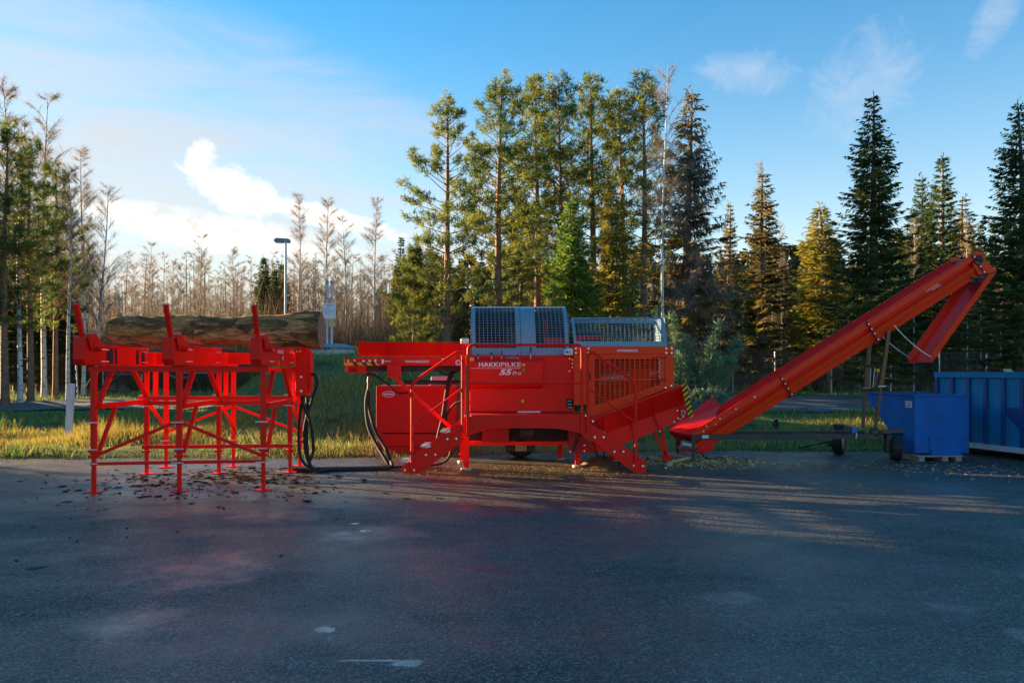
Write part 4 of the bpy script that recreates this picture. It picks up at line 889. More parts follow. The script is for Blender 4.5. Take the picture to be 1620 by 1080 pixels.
# platform with arched front beam
arch = [(738, 656), (921, 655), (928, 664), (928, 690), (917, 684.5), (902, 681), (883, 678), (860, 677), (800, 677), (778, 678), (761, 682), (748, 686.5), (738, 691)]
fp(MB().ppoly(arch, YF, .012), 'arched_beam')
fp(MB().box((PX(738, YF), YF + .014, PZ(659, YF)), (PX(928, YF), YB - .02, PZ(656, YF))), 'platform_deck')
fp(MB().box((PX(741, YF), YB - .10, PZ(672, YF)), (PX(924, YF), YB - .06, PZ(660, YF))), 'platform_rear_beam')
# stairs
for side, pts, tr in (('l', [(635.6, 737), (653.6, 721.4), (730, 663), (731, 699), (658, 753.5), (635.6, 754.5)], [(645, 729), (677, 705.5), (708, 682)]),
                      ('r', [(927, 664), (1021.4, 729.7), (1021.4, 747), (1004.7, 748), (927, 690)], [(1008, 728), (976, 706), (946, 684)])):
    st = fp(MB().ppoly(pts, YF - .004, .012), 'stair_stringer'); fp(MB().prism([Vector((PX(x, YF), YB - .05, PZ(y, YF))) for x, y in pts], (0, .012, 0)), 'stair_stringer')
    for x, y in tr:
        c = P(x, y, YF); fp(MB().box((c.x - .12, YF + .012, c.z - .02), (c.x + .12, YB - .06, c.z + .005)), 'stair_tread', GALV)
        fp(MB().prism([P(x - 4.5, y + 3, YF - .01), P(x + 4, y - 3.5, YF - .01), P(x + 4, y + 1, YF - .01)], (0, .004, 0)) if side == 'l' else MB().box((c.x - .10, YF + .012, c.z - .05), (c.x - .09, YB - .06, c.z - .022)), 'tread_edge', BOLT if side == 'l' else RED)
bolts(FP, [P(x, y, YF - .018) for x, y in ((641, 743), (655, 743), (674, 719), (689, 718.5), (708, 694), (722, 693.5), (941, 691), (955, 691), (972, 714), (986, 714), (1003, 736), (1017, 736.5), (744, 657), (735, 657.5), (927, 657), (921, 656), (938, 666))], .018)
# handrails
TR = .024
def rail(pts, name, Y=YF - .03, rad=.12, r=TR): fp(MB().tube(fillet([P(x, y, Y) for x, y in pts], rad), r, 10), name)
rail([(740.8, 690), (740.8, 545.5), (920.5, 545.5), (920.5, 682)], 'platform_handrail', rad=.09)
rail([(741, 606), (920, 606)], 'platform_midrail', r=.014)
rail([(651.7, 744), (651.7, 605), (724, 556), (732, 560), (732, 683)], 'stair_handrail', rad=.10)
rail([(653, 671), (731, 614)], 'stair_midrail', r=.014)
rail([(930, 690), (930, 560), (938, 557), (1006, 605), (1006, 744)], 'stair_handrail', rad=.10)
rail([(931, 614.5), (1005, 668)], 'stair_midrail', r=.014)
# legs and feet
def leg(px, top, foot, Y, w=.085):
    a = P(px, top, Y); o = fp(MB().beam((a.x, Y, .03), (a.x, Y, a.z), w, up=(0, 1, 0)), 'leg')
    fp(MB().box((a.x - .07, Y - .07, .12), (a.x + .07, Y + .07, .14)), 'leg_flange', RED, o); fp(MB().cyl((a.x, Y, 0), (a.x, Y, .022), .095, 18), 'foot_plate', GALV, o)
leg(738, 690, 742, 13.08); leg(732, 690, 731, 14.2); leg(914, 712, 737, 13.5); leg(886, 700, 726, 14.6); leg(968, 690, 735, 13.7, .06)
fp(MB().cyl(P(1005, 750, YF + .2) * 1 + Vector((0, 0, .03)), P(1005, 746, YF + .2), .012, 8).cyl((PX(1005, YF + .2), YF + .2, 0), (PX(1005, YF + .2), YF + .2, .012), .05, 14), 'foot_plate', GALV)
fp(MB().beam(P(733, 545, YB), P(733, 745, YB) * 1 + Vector((0, 0, .5)), .07, up=(0, 1, 0)), 'corner_post')
# chassis below the platform
fp(MB().box((PX(741, 13.6), 13.6, PZ(704, 13.6)), (PX(901, 13.6), 13.68, PZ(698, 13.6))), 'chassis_rail')
fp(MB().box((PX(741, 14.7), 14.7, PZ(701, 14.7)), (PX(901, 14.7), 14.78, PZ(694, 14.7))), 'chassis_rail')
fp(MB().box((PX(763, 13.62), 13.56, PZ(698, 13.6)), (PX(805, 13.62), 14.1, PZ(660, 13.6))), 'oil_box', DRED)
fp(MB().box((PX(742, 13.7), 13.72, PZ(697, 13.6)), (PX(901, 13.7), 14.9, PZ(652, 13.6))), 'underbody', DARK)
fp(MB().lathe((PX(833, 13.68), 13.66, PZ(684, 13.68)), (0, -1, 0), [(0, .0), (.10, 0), (.115, .02), (.13, .015), (.135, -.05)], 28), 'belt_pulley', BLACK)
wx = PX(823, 15.0)
whl = fp(MB().lathe((wx, 14.95, .30), (0, -1, 0), [(.19, .10), (.26, .11), (.295, .08), (.30, 0), (.295, -.08), (.26, -.11), (.19, -.10)], 32), 'transport_wheel', RUBBER)
fp(MB().lathe((wx, 14.95, .30), (0, -1, 0), [(0, .05), (.06, .06), (.10, .03), (.17, .06), (.19, .10)], 28), 'rim', CREAM, whl)
fp(MB().box((PX(800, 14.9), 14.78, .12), (PX(846, 14.9), 14.82, .42)), 'axle_bracket', BLACK)
fp(MB().box((PX(815, 14.9), 14.70, .14), (PX(833, 14.9), 14.775, .40)), 'jack_cylinder', CREAM)
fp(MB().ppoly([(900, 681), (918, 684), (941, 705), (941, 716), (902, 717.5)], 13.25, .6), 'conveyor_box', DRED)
fp(MB().prism([P(905, 714, 13.24), P(908, 714, 13.24), P(919, 686, 13.24), P(916, 685.5, 13.24)], (0, -.02, 0)), 'box_rib', DARK)
bolts(FP, [P(x, y, 13.24) for x, y in ((902.5, 714), (924.5, 713), (924.5, 704))], .014)
# body
fp(MB().box((PX(743, YB), YB, PZ(651, YB)), (PX(909, YB), 14.9, PZ(561.5, YB))), 'body_panel', bevel=.012)
fp(MB().box((PX(744, YB), YB - .004, PZ(653, YB)), (PX(907, YB), YB + .1, PZ(651, YB))), 'panel_gap', DARK)
cover = MB(); yz = [(-.10, 571), (-.115, 574), (-.115, 606), (-.09, 612), (-.03, 614), (0, 614), (0, 566), (-.02, 566)]
cover.prism([Vector((PX(743.6, YB), YB + d, PZ(y, YB))) for d, y in yz], (PX(858.5, YB) - PX(743.6, YB), 0, 0)); fp(cover, 'control_console', bevel=.006)
yc = YB - .119
plettering('HAKKI', 757.5, 573, 791, 580, yc, FP, WHITE, bold=.022, spacing=1.08); plettering('PILKE', 792.5, 573, 824, 580, yc, FP, WHITE, bold=.002)
plettering('55', 790, 584, 810, 592.8, yc, FP, WHITE, bold=.03, shear=.25); plettering('Pro', 811, 587, 824.5, 592.8, yc, FP, WHITE, shear=.2)
fp(MB().box((PX(744, yc), yc, PZ(582.6, yc)), (PX(823, yc), yc + .003, PZ(582.1, yc))), 'logo_line', WHITE)
for (x, y, r, m, nm) in ((828.3, 577.3, .030, YEL, 'emergency_stop'), (826.5, 634.5, .030, YEL, 'emergency_stop')):
    Yq = yc if y < 600 else YB; c = P(x, y, Yq); fp(MB().lathe(c, (0, -1, 0), [(0, .055), (r * .8, .05), (r, .035), (r, .02), (r * .5, .015), (r * .5, 0)], 18), nm, m)
fp(MB().pbox(826.7, 583, 830, 587.5, yc - .02, .02), 'start_switch', GREENP)
for x, y0, y1, r in ((756.5, 559, 567, .010), (777.5, 557, 568, .016), (793.5, 556, 567, .010), (819, 560, 567, .010), (839.5, 549, 567, .014)):
    o = fp(MB().cyl(P(x, 568, YB - .06), P(x, (y0 + 568) / 2, YB - .06), r * .7, 8), 'control_lever', GALV); fp(MB().cyl(P(x, (y0 + 568) / 2, YB - .06), P(x, y0, YB - .06), r, 10), 'lever_grip', BLACK, o)
fp(MB().pbox(800, 564.5, 817, 567.5, YB - .07, .04), 'switch_plate', INK)
fp(MB().pbox(743.5, 565.5, 750, 571, YB - .12, .012), 'warning_sticker', YEL)
b = MB(); b.ppoly([(891.5, 557), (893.5, 553), (898, 551), (906.5, 551), (906.5, 561), (896, 561.5), (892.5, 560)], YB - .12, .05); fp(b, 'key_switch_housing', STICK)
fp(MB().cyl(P(896.8, 556.5, YB - .121), P(896.8, 556.5, YB - .14), .020, 14), 'key_switch', BLUEP); fp(MB().cyl(P(901.5, 556.5, YB - .121), P(901.5, 556.5, YB - .135), .022, 14), 'key_switch', YEL)
fp(MB().pbox(819, 650.3, 855, 652.2, YB - .03, .03), 'pull_handle', STICK)
fp(MB().pbox(896, 631, 907, 646.5, YB - .012, .012), 'hose_port', DARK)
for y in (635, 640, 645): fp(MB().tube(spline([P(898, y + 1, YB - .03), P(901, y - 1, YB - .05), P(905, y, YB - .04)], 4), .012, 6), 'hose_coupling', GALV)
bolts(FP, [P(x, y, YB - .002) for x, y in ((901, 567), (901, 587), (905.5, 575), (905.5, 569), (905.5, 581))], .012)

# grey mesh hoods
def grille_panel(name, prof, xl, xr, opening, cols, rows, m=SLATE):
    """curved sheet: prof = list of (depth, z) from bottom to top; xl/xr = x of left/right edge at bottom and top; opening = (u0,u1,v0,v1)"""
    prof = [Vector((0, d, z)) for d, z in prof]; cum = [0]
    for i in range(1, len(prof)): cum.append(cum[-1] + (prof[i] - prof[i - 1]).length)
    T = cum[-1]
    def at(u, v):
        s = v * T; i = max(k for k in range(len(cum) - 1) if cum[k] <= s + 1e-9); t = (s - cum[i]) / (cum[i + 1] - cum[i]); p = prof[i].lerp(prof[i + 1], min(1, t))
        x = (xl[0] + (xl[1] - xl[0]) * v) * (1 - u) + (xr[0] + (xr[1] - xr[0]) * v) * u; return Vector((x, p.y, p.z))
    u0, u1, v0, v1 = opening; b = MB(); nv = 14
    def patch(ua, ub, va, vb, n):
        for i in range(n):
            a, c = va + (vb - va) * i / n, va + (vb - va) * (i + 1) / n
            q = [at(ua, a), at(ub, a), at(ub, c), at(ua, c)]; b.add(q + [p + Vector((0, .012, -.004)) for p in q], [(0, 1, 2, 3), (7, 6, 5, 4), (0, 4, 5, 1), (2, 6, 7, 3), (1, 5, 6, 2), (3, 7, 4, 0)])
    patch(0, u0, 0, 1, nv); patch(u1, 1, 0, 1, nv); patch(u0, u1, 0, v0, 3); patch(u0, u1, v1, 1, 4); fr = fp(b, name, m)
    g = MB()
    for i in range(1, cols):
        u = u0 + (u1 - u0) * i / cols; pts = [at(u, v0 + (v1 - v0) * k / 10) + Vector((0, .006, 0)) for k in range(11)]; g.tube(pts, .0055, 4, False)
    for j in range(1, rows):
        v = v0 + (v1 - v0) * j / rows; g.tube([at(u0, v) + Vector((0, .009, 0)), at(u1, v) + Vector((0, .009, 0))], .005, 4, False)
    fp(g, 'wire_mesh', GALV if False else m, fr); return at
zb = PZ(561.5, 13.35)
hp = [(13.36, zb), (13.365, PZ(545, 13.36)), (13.38, PZ(525, 13.38)), (13.42, PZ(508, 13.42)), (13.50, PZ(495, 13.50)), (13.62, PZ(487.5, 13.62)), (13.80, PZ(485, 13.8))]
X = lambda p: PX(p, 13.4)
grille_panel('left_hood_door', hp, (X(746.5), X(744)), (X(824.5), X(821)), (.085, .90, .11, .90), 10, 20)
grille_panel('middle_hood_door', hp, (X(825.3), X(821.8)), (X(900.5), X(896)), (.31, .92, .11, .90), 7, 20)
side = [Vector((0, d, z)) for d, z in hp] + [Vector((0, 14.5, hp[-1][1])), Vector((0, 14.5, zb))]
fp(MB().prism([p + Vector((X(744.5), 0, 0)) for p in side], (.008, 0, 0)), 'hood_side', SLATE); fp(MB().prism([p + Vector((X(899) - .002, 0, 0)) for p in side[2:5]] + [], (.008, 0, 0)), 'hood_side', SLATE)
fp(MB().box((X(745), 13.80, hp[-1][1] - .01), (X(895), 14.5, hp[-1][1])), 'hood_roof', SLATE)
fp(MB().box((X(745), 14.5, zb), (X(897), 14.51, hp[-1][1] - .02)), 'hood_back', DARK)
fp(MB().box((X(752), 13.9, zb), (X(890), 14.3, zb + .22)), 'saw_box', RED); fp(MB().box((X(862), 13.6, zb), (X(892), 13.9, zb + .30)), 'saw_arm', RED); fp(MB().cyl((X(867), 13.8, zb + .32), (X(896), 13.8, zb + .32), .03), 'saw_cylinder', BLACK); fp(MB().box((X(800), 13.7, zb), (X(822), 13.9, zb + .5)), 'saw_motor', BLACK); fp(MB().beam((X(866), 13.7, zb + .1), (X(864), 13.7, zb + .62), .025), 'saw_link', RED); fp(MB().pbox(752, 551.5, 818, 553, 13.43, .02), 'yellow_edge', YEL)
zb2 = PZ(548, 13.35); X2 = lambda p: PX(p, 13.35)
hp2 = [(13.28, zb2), (13.29, zb2 + .12), (13.34, zb2 + .32), (13.44, PZ(502, 13.44))]
grille_panel('right_hood_door', hp2, (X2(907.5), X2(904)), (X2(1055), X2(1051)), (.03, .965, .16, .955), 21, 9)
fp(MB().prism([Vector((X2(1053), d, z)) for d, z in hp2] + [Vector((X2(1053), 14.3, hp2[-1][1])), Vector((X2(1053), 14.3, zb2))], (.008, 0, 0)), 'hood_side', SLATE)
g = MB(); [g.box((X2(907), 13.5 + k * .13, hp2[-1][1] - .006), (X2(1050), 13.506 + k * .13, hp2[-1][1])) for k in range(7)]; [g.box((X2(907 + k * 12), 13.44, hp2[-1][1]), (X2(907 + k * 12) + .006, 14.3, hp2[-1][1] + .005)) for k in range(13)]; fp(g, 'hood_roof_mesh', SLATE)
g = MB(); g.box((X2(907), 14.3, zb2), (X2(1053), 14.31, zb2 + .08)); g.box((X2(907), 14.3, hp2[-1][1] - .05), (X2(1053), 14.31, hp2[-1][1])); [g.box((X2(907 + k * 7.2), 14.3, zb2), (X2(907 + k * 7.2) + .006, 14.306, hp2[-1][1])) for k in range(21)]; fp(g, 'hood_back_mesh', SLATE)
fp(MB().cyl((X2(910), 13.8, zb2 + .16), (X2(954), 13.8, zb2 + .16), .05, 14), 'splitting_cylinder', RED); fp(MB().cyl((X2(908), 13.75, zb2 + .235), (X2(952), 13.75, zb2 + .235), .02, 10), 'splitting_hose', BLACK); fp(MB().box((X2(912), 13.6, zb2), (X2(921), 13.8, zb2 + .12)), 'splitting_bracket', RED)
g = MB(); [g.cyl((X2(1046 - (k % 2)), 13.9, zb2 + .05 + k * .06), (X2(1047), 13.9, zb2 + .08 + k * .06), .012, 6) for k in range(6)]; fp(g, 'steel_links', BOLT)

# right-hand cage body, louvred door
YC = 13.18
pan = [(908, 548), (1066, 548), (1066, 610), (1000, 636), (935, 662), (928, 662), (928, 640), (908, 640)]
op = [(941, 568), (1044, 568), (1044, 608.5), (941, 641)]
def frame_with_hole(outer, hole, Y, t, name, m):
    b = MB(); x0, x1 = hole[0][0], hole[1][0]
    def low(x): return 662 + (x - 935) * (610 - 662) / (1066 - 935)
    b.ppoly([(908, 560.5), (x0, 560.5), (x0, low(x0)), (935, 662), (928, 662), (928, 640), (908, 640)], Y, t)
    b.ppoly([(x1, 560.5), (1066, 560.5), (1066, 610), (x1, low(x1))], Y, t)
    b.ppoly([(x0, 560.5), (x1, 560.5), (x1, hole[1][1]), (x0, hole[0][1])], Y, t)
    b.ppoly([(x0, hole[3][1]), (x1, hole[2][1]), (x1, low(x1)), (x0, low(x0))], Y, t)
    return fp(b, name, m)
cage = frame_with_hole(pan, op, YC, .02, 'cage_panel', RED_LIT)
fp(MB().ppoly([(908, 548), (1066, 548), (1066, 560), (908, 560)], YC - .008, .03), 'cage_top_band', RED_LIT)
def lowh(x): return 641 + (x - 941) * (608.5 - 641) / 103
for i in range(1, 13):
    x = 941 + 103 * i / 13; fp(MB().ppoly([(x - .9, 567), (x + .9, 567), (x + .9, lowh(x) + 1), (x - .9, lowh(x) + 1)], YC + .004, .01), 'cage_bar', RED_LIT, cage)
fp(MB().pbox(941, 599, 1044, 601.5, YC + .001, .004), 'cage_crossbar', RED_LIT, cage)
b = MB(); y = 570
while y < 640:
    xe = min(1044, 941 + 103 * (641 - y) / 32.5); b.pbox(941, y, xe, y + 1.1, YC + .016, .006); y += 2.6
fp(b, 'louvre_wires', RED_LIT, cage)
fp(MB().box((PX(909, YC), YC + .5, PZ(640, YC)), (PX(1064, YC), YC + .52, PZ(550, YC))), 'cage_inside', DARK); fp(MB().box((PX(1062, YC), YC + .02, PZ(611, YC)), (PX(1066, YC), 14.3, PZ(548, YC))), 'cage_end_plate', RED_LIT); fp(MB().box((PX(909, YC), YC + .02, PZ(640, YC)), (PX(911, YC), 14.3, PZ(549, YC))), 'cage_end_plate', RED); fp(MB().box((PX(909, YC), YC + .022, PZ(549.5, YC)), (PX(1064, YC), 14.3, PZ(548.2, YC))), 'cage_top', SLATE)
fp(MB().cyl(P(950, 600, YC + .3), P(1040, 590, YC + .3), .10, 14), 'splitter_ram', GALV); fp(MB().box((PX(1000, YC), YC + .2, PZ(625, YC)), (PX(1030, YC), YC + .45, PZ(585, YC))), 'splitter_block', RED); fp(MB().pbox(970, 615, 985, 625, YC + .3, .1), 'valve_block', BRASS)
for y in (565.5, 600.2): fp(MB().cyl(P(1033, y, YC - .02), P(1054, y, YC - .02), .010, 8).cyl(P(1053.5, y, YC - .03), P(1053.5, y, YC), .022, 10), 'door_hinge', RED, cage)
g = MB(); [g.cyl(P(1042.5 + (k % 2), 567 + k * 3.3, YC - .008), P(1042.5 + (k % 2), 569 + k * 3.3, YC - .008), .012, 6) for k in range(10)]; fp(g, 'door_chain', GALV, cage)
fp(MB().pbox(1051.2, 562, 1051.8, 607, YC - .003, .003), 'door_gap', DARK, cage)
bolts(FP, [P(x, y, YC - .010) for x, y in ((911, 551), (911, 558), (931, 551), (931, 558), (1054, 551), (1062.5, 551), (1054, 558), (1062.5, 558), (1053, 613), (1062, 610))], .016)
plettering('WWW.HAKKIPILKE.FI', 976, 552.5, 1009, 556.2, YC - .012, FP, WHITE, bold=.02)
fp(MB().pbox(932, 590, 934.5, 602, YC - .01, .01), 'door_latch', DARK)

# outfeed chute
YT, YM = 13.02, 13.30
def chp(x, y, Y): return P(x, y, 13.1).xz, Y
def C(x, y, Y): v = P(x, y, 13.1); return Vector((v.x, Y, v.z))
ch = FP
def sheet(q, t, name, m, parent=None): 
    q = [Vector(p) for p in q]; n = (q[1] - q[0]).cross(q[2] - q[0]).normalized() * t; return fp(MB().prism(q, n), name, m, parent)
sheet([C(930, 664.5, YT + .01), C(1083, 608, YT + .01), C(1090, 638, YM), C(938, 695, YM)], .010, 'chute_upper_side', RED)
sheet([C(938, 695, YM), C(1090, 638, YM), C(1097, 661, YM - .02), C(987, 704, YM - .02), C(950, 718, YM - .02)], .010, 'chute_lower_side', RED)
fp(MB().prism([C(930, 662, YT), C(1083, 605.5, YT), C(1083, 609, YT), C(930, 666, YT)], (0, .05, 0)), 'chute_lip')
for x0, y0, x1, y1, x2, y2 in ((953, 655, 959, 688, 963, 712), (994, 640, 1001, 673, 1007, 697), (1032, 626, 1037, 659, 1047, 682), (1072, 611, 1077, 642, 1081, 667)):
    fp(MB().prism([C(x0, y0, YT + .01), C(x1, y1, YM - .01), C(x2, y2, YM - .03), C(x2, y2, YM - .07), C(x1, y1, YM - .09), C(x0, y0, YT - .0)], (.014, 0, 0)), 'chute_rib')
fp(MB().prism([C(1081, 606, YT), C(1084, 606, YT), C(1099, 660, YM - .03), C(1095, 661, YM - .03)], (0, .9, 0)) if False else MB().prism([C(1076, 608.7, YT - .012), C(1084, 605.5, YT - .012), C(1100, 658.5, YT + .2), C(1092, 661.7, YT + .2)], (0, .012, 0)), 'hazard_strip', YEL)
b = MB()
for k in range(7):
    t0, t1 = (k + .15) / 7, (k + .60) / 7
    def hz(u, t): return C(1076 + 16 * t + 8 * u, 608.7 + 53 * t - 3.2 * u, YT - .016 + .212 * t)
    b.prism([hz(0, t0 + .05), hz(1, t0 - .02), hz(1, t1 - .02), hz(0, t1 + .05)], (0, .003, 0))
fp(b, 'hazard_stripes', BLACK)
sheet([C(930, 664, 14.25), C(1083, 607, 14.25), C(1098, 661, 14.2), C(950, 718, 14.2)], .01, 'chute_far_side', RED)
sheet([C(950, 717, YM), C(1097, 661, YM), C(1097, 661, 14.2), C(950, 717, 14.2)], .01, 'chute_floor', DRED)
fp(MB().ring(C(1083.5, 653.5, YM - .06), (0, 1, 0), .02, .05, .03, 18).prism([C(1079, 655, YM - .05), C(1088, 655, YM - .05), C(1084, 662, YM - .05)], (0, .02, 0)), 'flange_bearing', GALV)
fp(MB().cyl(C(1083.5, 653.5, YM - .10), C(1083.5, 653.5, YM + .3), .019, 12), 'roller_shaft', RED)
bolts(FP, [C(x, y, YM - .03) for x, y in ((1075, 650), (1076, 662), (1080, 664), (1047, 683), (1070, 668))], .012)
YS = 13.85
for a, c in (((1046.7, 678), (1054.5, 722)), ((1034, 682), (1052, 720))): fp(MB().beam(P(*a, YS), P(*c, YS), .055), 'chute_strut')
fp(MB().prism([P(1048, 728, YS), P(1064, 729, YS), P(1063, 723, YS), P(1056, 718, YS), P(1050, 721, YS)], (0, .12, 0)), 'chute_foot')

# infeed conveyor
YI = 13.5; IF = FP
fp(MB().pbox(544.6, 567.5, 606, 578.5, YI - .03, .03), 'infeed_end_plate', bevel=.006)
fp(MB().box((PX(600, YI), YI, PZ(578, YI)), (PX(733, YI), YI + .04, PZ(564, YI))), 'infeed_side_beam')
fp(MB().box((PX(545, YI), YI + .9, PZ(578, YI)), (PX(733, YI), YI + .94, PZ(564, YI))), 'infeed_side_beam')
fp(MB().box((PX(546, YI), YI + .06, PZ(577, YI)), (PX(733, YI), YI + .88, PZ(574, YI))), 'infeed_belt', BELT)
fp(MB().prism([P(567, 540.4, YI - .16), P(733, 543, YI - .16), Vector(P(733, 563, YI)), Vector(P(567, 563, YI))], (0, .008, 0)), 'trough_wall')
fp(MB().prism([P(567, 540.4, YI + 1.1), P(733, 543, YI + 1.1), P(733, 563, YI + .95), P(567, 563, YI + .95)], (0, .008, 0)), 'trough_wall')
fp(MB().box((PX(567, YI), YI - .17, PZ(541.5, YI - .16)), (PX(733, YI), YI - .155, PZ(540.2, YI - .16))), 'trough_lip')
for x in (615.5, 697): fp(MB().prism([P(x, 542, YI - .17), P(x, 563, YI - .02), P(x, 563, YI - .05), P(x, 543, YI - .19)], (.012, 0, 0)), 'trough_rib')
fp(MB().pbox(578, 578.5, 730, 587.5, YI + .08, .7), 'return_belt', BELT)
fp(MB().pbox(548, 578.6, 578, 590, YI, .5), 'tension_box', bevel=.005); fp(MB().pbox(553, 581, 565, 588, YI - .005, .005), 'box_recess', DRED)
fp(MB().pbox(612, 577, 634, 596.5, YI - .035, .035), 'support_bracket', bevel=.006)
fp(MB().pbox(618, 559.5, 622.5, 577, YI - .05, .02), 'wall_hinge'); fp(MB().pbox(698, 559, 702, 567, YI - .05, .02), 'wall_hinge')
fp(MB().cyl(P(621.7, 594, YI - .05), P(621.7, 594, YI + .02), .03, 14), 'pivot_pin'); fp(MB().beam(P(622, 594.5, YI - .0), P(733, 694, 13.6), .06), 'diagonal_brace')
fp(MB().pbox(546, 573, 601, 577.8, YI - .036, .006), 'hazard_strip', YEL)
b = MB(); [b.prism([P(x, 577.8, YI - .040), P(x + 6.5, 577.8, YI - .040), P(x + 2.5, 573, YI - .040), P(x - 4, 573, YI - .040)], (0, .004, 0)) for x in (561, 575.5, 589.5)]; fp(b, 'hazard_stripes', BLACK); fp(MB().ppoly([(601, 577.8), (601, 573), (596, 573)], YI - .040, .004), 'hazard_stripes', BLACK)
bolts(FP, [P(x, y, YI - .032) for x, y in ((551, 570.5), (561, 570), (575, 571), (585, 570.5), (594, 570.3), (605.5, 570), (605.5, 573.5), (619.5, 567), (619.5, 573), (700, 567))], .018)
plettering('WWW.HAKKIPILKE.FI', 641, 569.8, 678.5, 573.6, YI - .004, FP, WHITE, bold=.02)
fp(MB().ring(P(725, 573.5, YI - .02), (0, 1, 0), .018, .052, .03, 20), 'flange_bearing', BOLT); fp(MB().pbox(606, 570.4, 619, 572, YI - .03, .02), 'tension_rod', GALV)
b = MB(); b.box((PX(729, 13.6), 13.55, PZ(548, 13.6)), (PX(741, 13.6), 13.75, PZ(535, 13.6))); fp(b, 'feed_motor', GALV, bevel=.02); fp(MB().pbox(730, 543, 744, 562, 13.45, .2), 'motor_bracket')
fp(MB().cyl(P(639, 604.3, 13.9), P(733, 605, 13.9), .035, 14), 'hydraulic_cylinder', BLACK)
fp(MB().cyl(P(584.5, 588, YI + .1), P(583, 605, YI + .1), .028, 10).cyl(P(583, 605, YI + .1), P(582, 618, YI + .1), .018, 10), 'hose_manifold', BRASS)
def hose(pts, r=.022, nm='hydraulic_hose'): fp(MB().tube(spline(pts), r, 8), nm, RUBBER)
G = lambda px, Y, z=.03: Vector((PX(px, Y), Y, z))
hose([P(582, 617, 13.6), P(579, 640, 13.55), P(583, 675, 13.5), P(596, 703, 13.4), P(613, 731, 13.2), G(618, 13.2, .06), G(608, 13.1), G(560, 13.0), G(500, 12.9), G(462, 12.8)], .030)
hose([P(583, 617, 13.6), P(584, 645, 13.6), P(594, 680, 13.5), P(609, 707, 13.4), P(618, 728, 13.2), G(619, 13.0, .05), G(600, 12.95), G(540, 12.85), G(470, 12.7)], .030)
hose([P(580, 591, 13.5), P(592, 593, 13.5), P(612, 607, 13.55), P(628, 620.5, 13.6), P(643, 621, 13.7), P(655, 616, 13.8)], .018)
hose([P(722, 585, 13.75), P(712, 592, 13.7), P(706, 620, 13.7), P(700, 660, 13.6), P(693, 690, 13.6), P(690, 715, 13.6)], .028)
hose([P(726, 585, 13.75), P(716, 592, 13.7), P(708, 625, 13.7), P(703, 665, 13.6), P(703, 690, 13.6)], .028)
hose([P(731, 634, 13.5), P(718, 640, 13.55), P(708, 655, 13.6), P(703, 680, 13.6)], .020)
hose([P(713, 700, 13.4), P(713, 715, 13.4), P(706, 728, 13.4), G(690, 13.4, .04), G(660, 13.3), G(620, 13.1)], .022)
hose([P(690, 573, 13.6), P(697, 589, 13.6), P(712, 592, 13.65), P(728, 586, 13.6)], .016)
hose([P(940, 712, 13.6), G(955, 14.0, .02), G(985, 13.9, .02), G(1010, 14.2, .02), G(1045, 14.4, .02)], .014)
hose([P(955, 714, 13.5), P(957, 726, 13.5), G(970, 13.5, .02), G(985, 13.7, .02)], .012)

# ------------------------------------------------------------------ red fuel tank
TK = thing('fuel_tank', (PX(658, 15.6), 15.9, 0), 'plain dark red steel tank with oval badge behind the infeed conveyor', 'tank')
YK = 15.55; gz = H(-1.9, 16)
TK.location.z = min(gz, 0.0)
MB().box((PX(595, YK), YK, PZ(685, YK)), (PX(722, YK), YK + .9, PZ(610, YK))).build('tank_body', DRED, TK, bevel=.015)
MB().box((PX(596.5, YK), YK + .02, PZ(706, YK)), (PX(720.5, YK), YK + .88, PZ(686, YK))).build('tank_skirt', DRED, TK, bevel=.01)
MB().box((PX(600, YK), YK + .06, -.06), (PX(717, YK), YK + .84, PZ(706, YK))).build('tank_plinth', DRED, TK)
MB().box((PX(677, YK), YK + .3, PZ(610, YK)), (PX(717, YK), YK + .75, PZ(607, YK))).box((PX(679, YK), YK + .33, PZ(607, YK)), (PX(713, YK), YK + .72, PZ(595.5, YK))).build('filler_hatch', GALV, TK, bevel=.01)
def oval(cx, cy, rx, ry, Y, m, nm): return MB().prism([P(cx + rx * math.cos(a * math.pi / 16), cy + ry * math.sin(a * math.pi / 16), Y) for a in range(32)], (0, .006, 0)).build(nm, m, TK)
oval(614.5, 623.3, 10, 4.9, YK - .007, WHITE, 'badge_rim'); oval(614.5, 623.3, 9.0, 4.1, YK - .011, INK, 'badge'); MB().pbox(608, 620, 621, 621.6, YK - .012, .002).build('badge_blue_field', BLUEP, TK)
plettering('SERAM', 608, 621.6, 621.5, 625, YK - .014, TK, WHITE, bold=.02)

# ------------------------------------------------------------------ outfeed conveyor
CV = thing('outfeed_conveyor', (PX(1250, 14.5), 14.55, 0), 'long orange-red trough conveyor rising to the right on black wheeled undercarriage', 'conveyor')
YA, YZ = 14.2, 14.95
def cv(b, name, m=RED_LIT, parent=None, **k): return b.build(name, m, parent or CV, **k)
A0 = P(1090, 688, YA); A1 = P(1547, 398, YA); AX = (A1 - A0).normalized(); LEN = (A1 - A0).length
NP = Vector((AX.z, 0, -AX.x))                                  # down, square to the trough
if NP.z > 0: NP = -NP
def T(s, d, Y): p = A0 + AX * s + NP * d; return Vector((p.x, Y, p.z))
def strip(s0, s1, d0, y0, d1, y1, t=.008):
    q = [T(s0, d0, y0), T(s1, d0, y0), T(s1, d1, y1), T(s0, d1, y1)]; n = (q[1] - q[0]).cross(q[2] - q[0]).normalized() * t
    return MB().prism(q, n)
J = [0.0, 1.93, 3.75, LEN - .12]                               # section joints
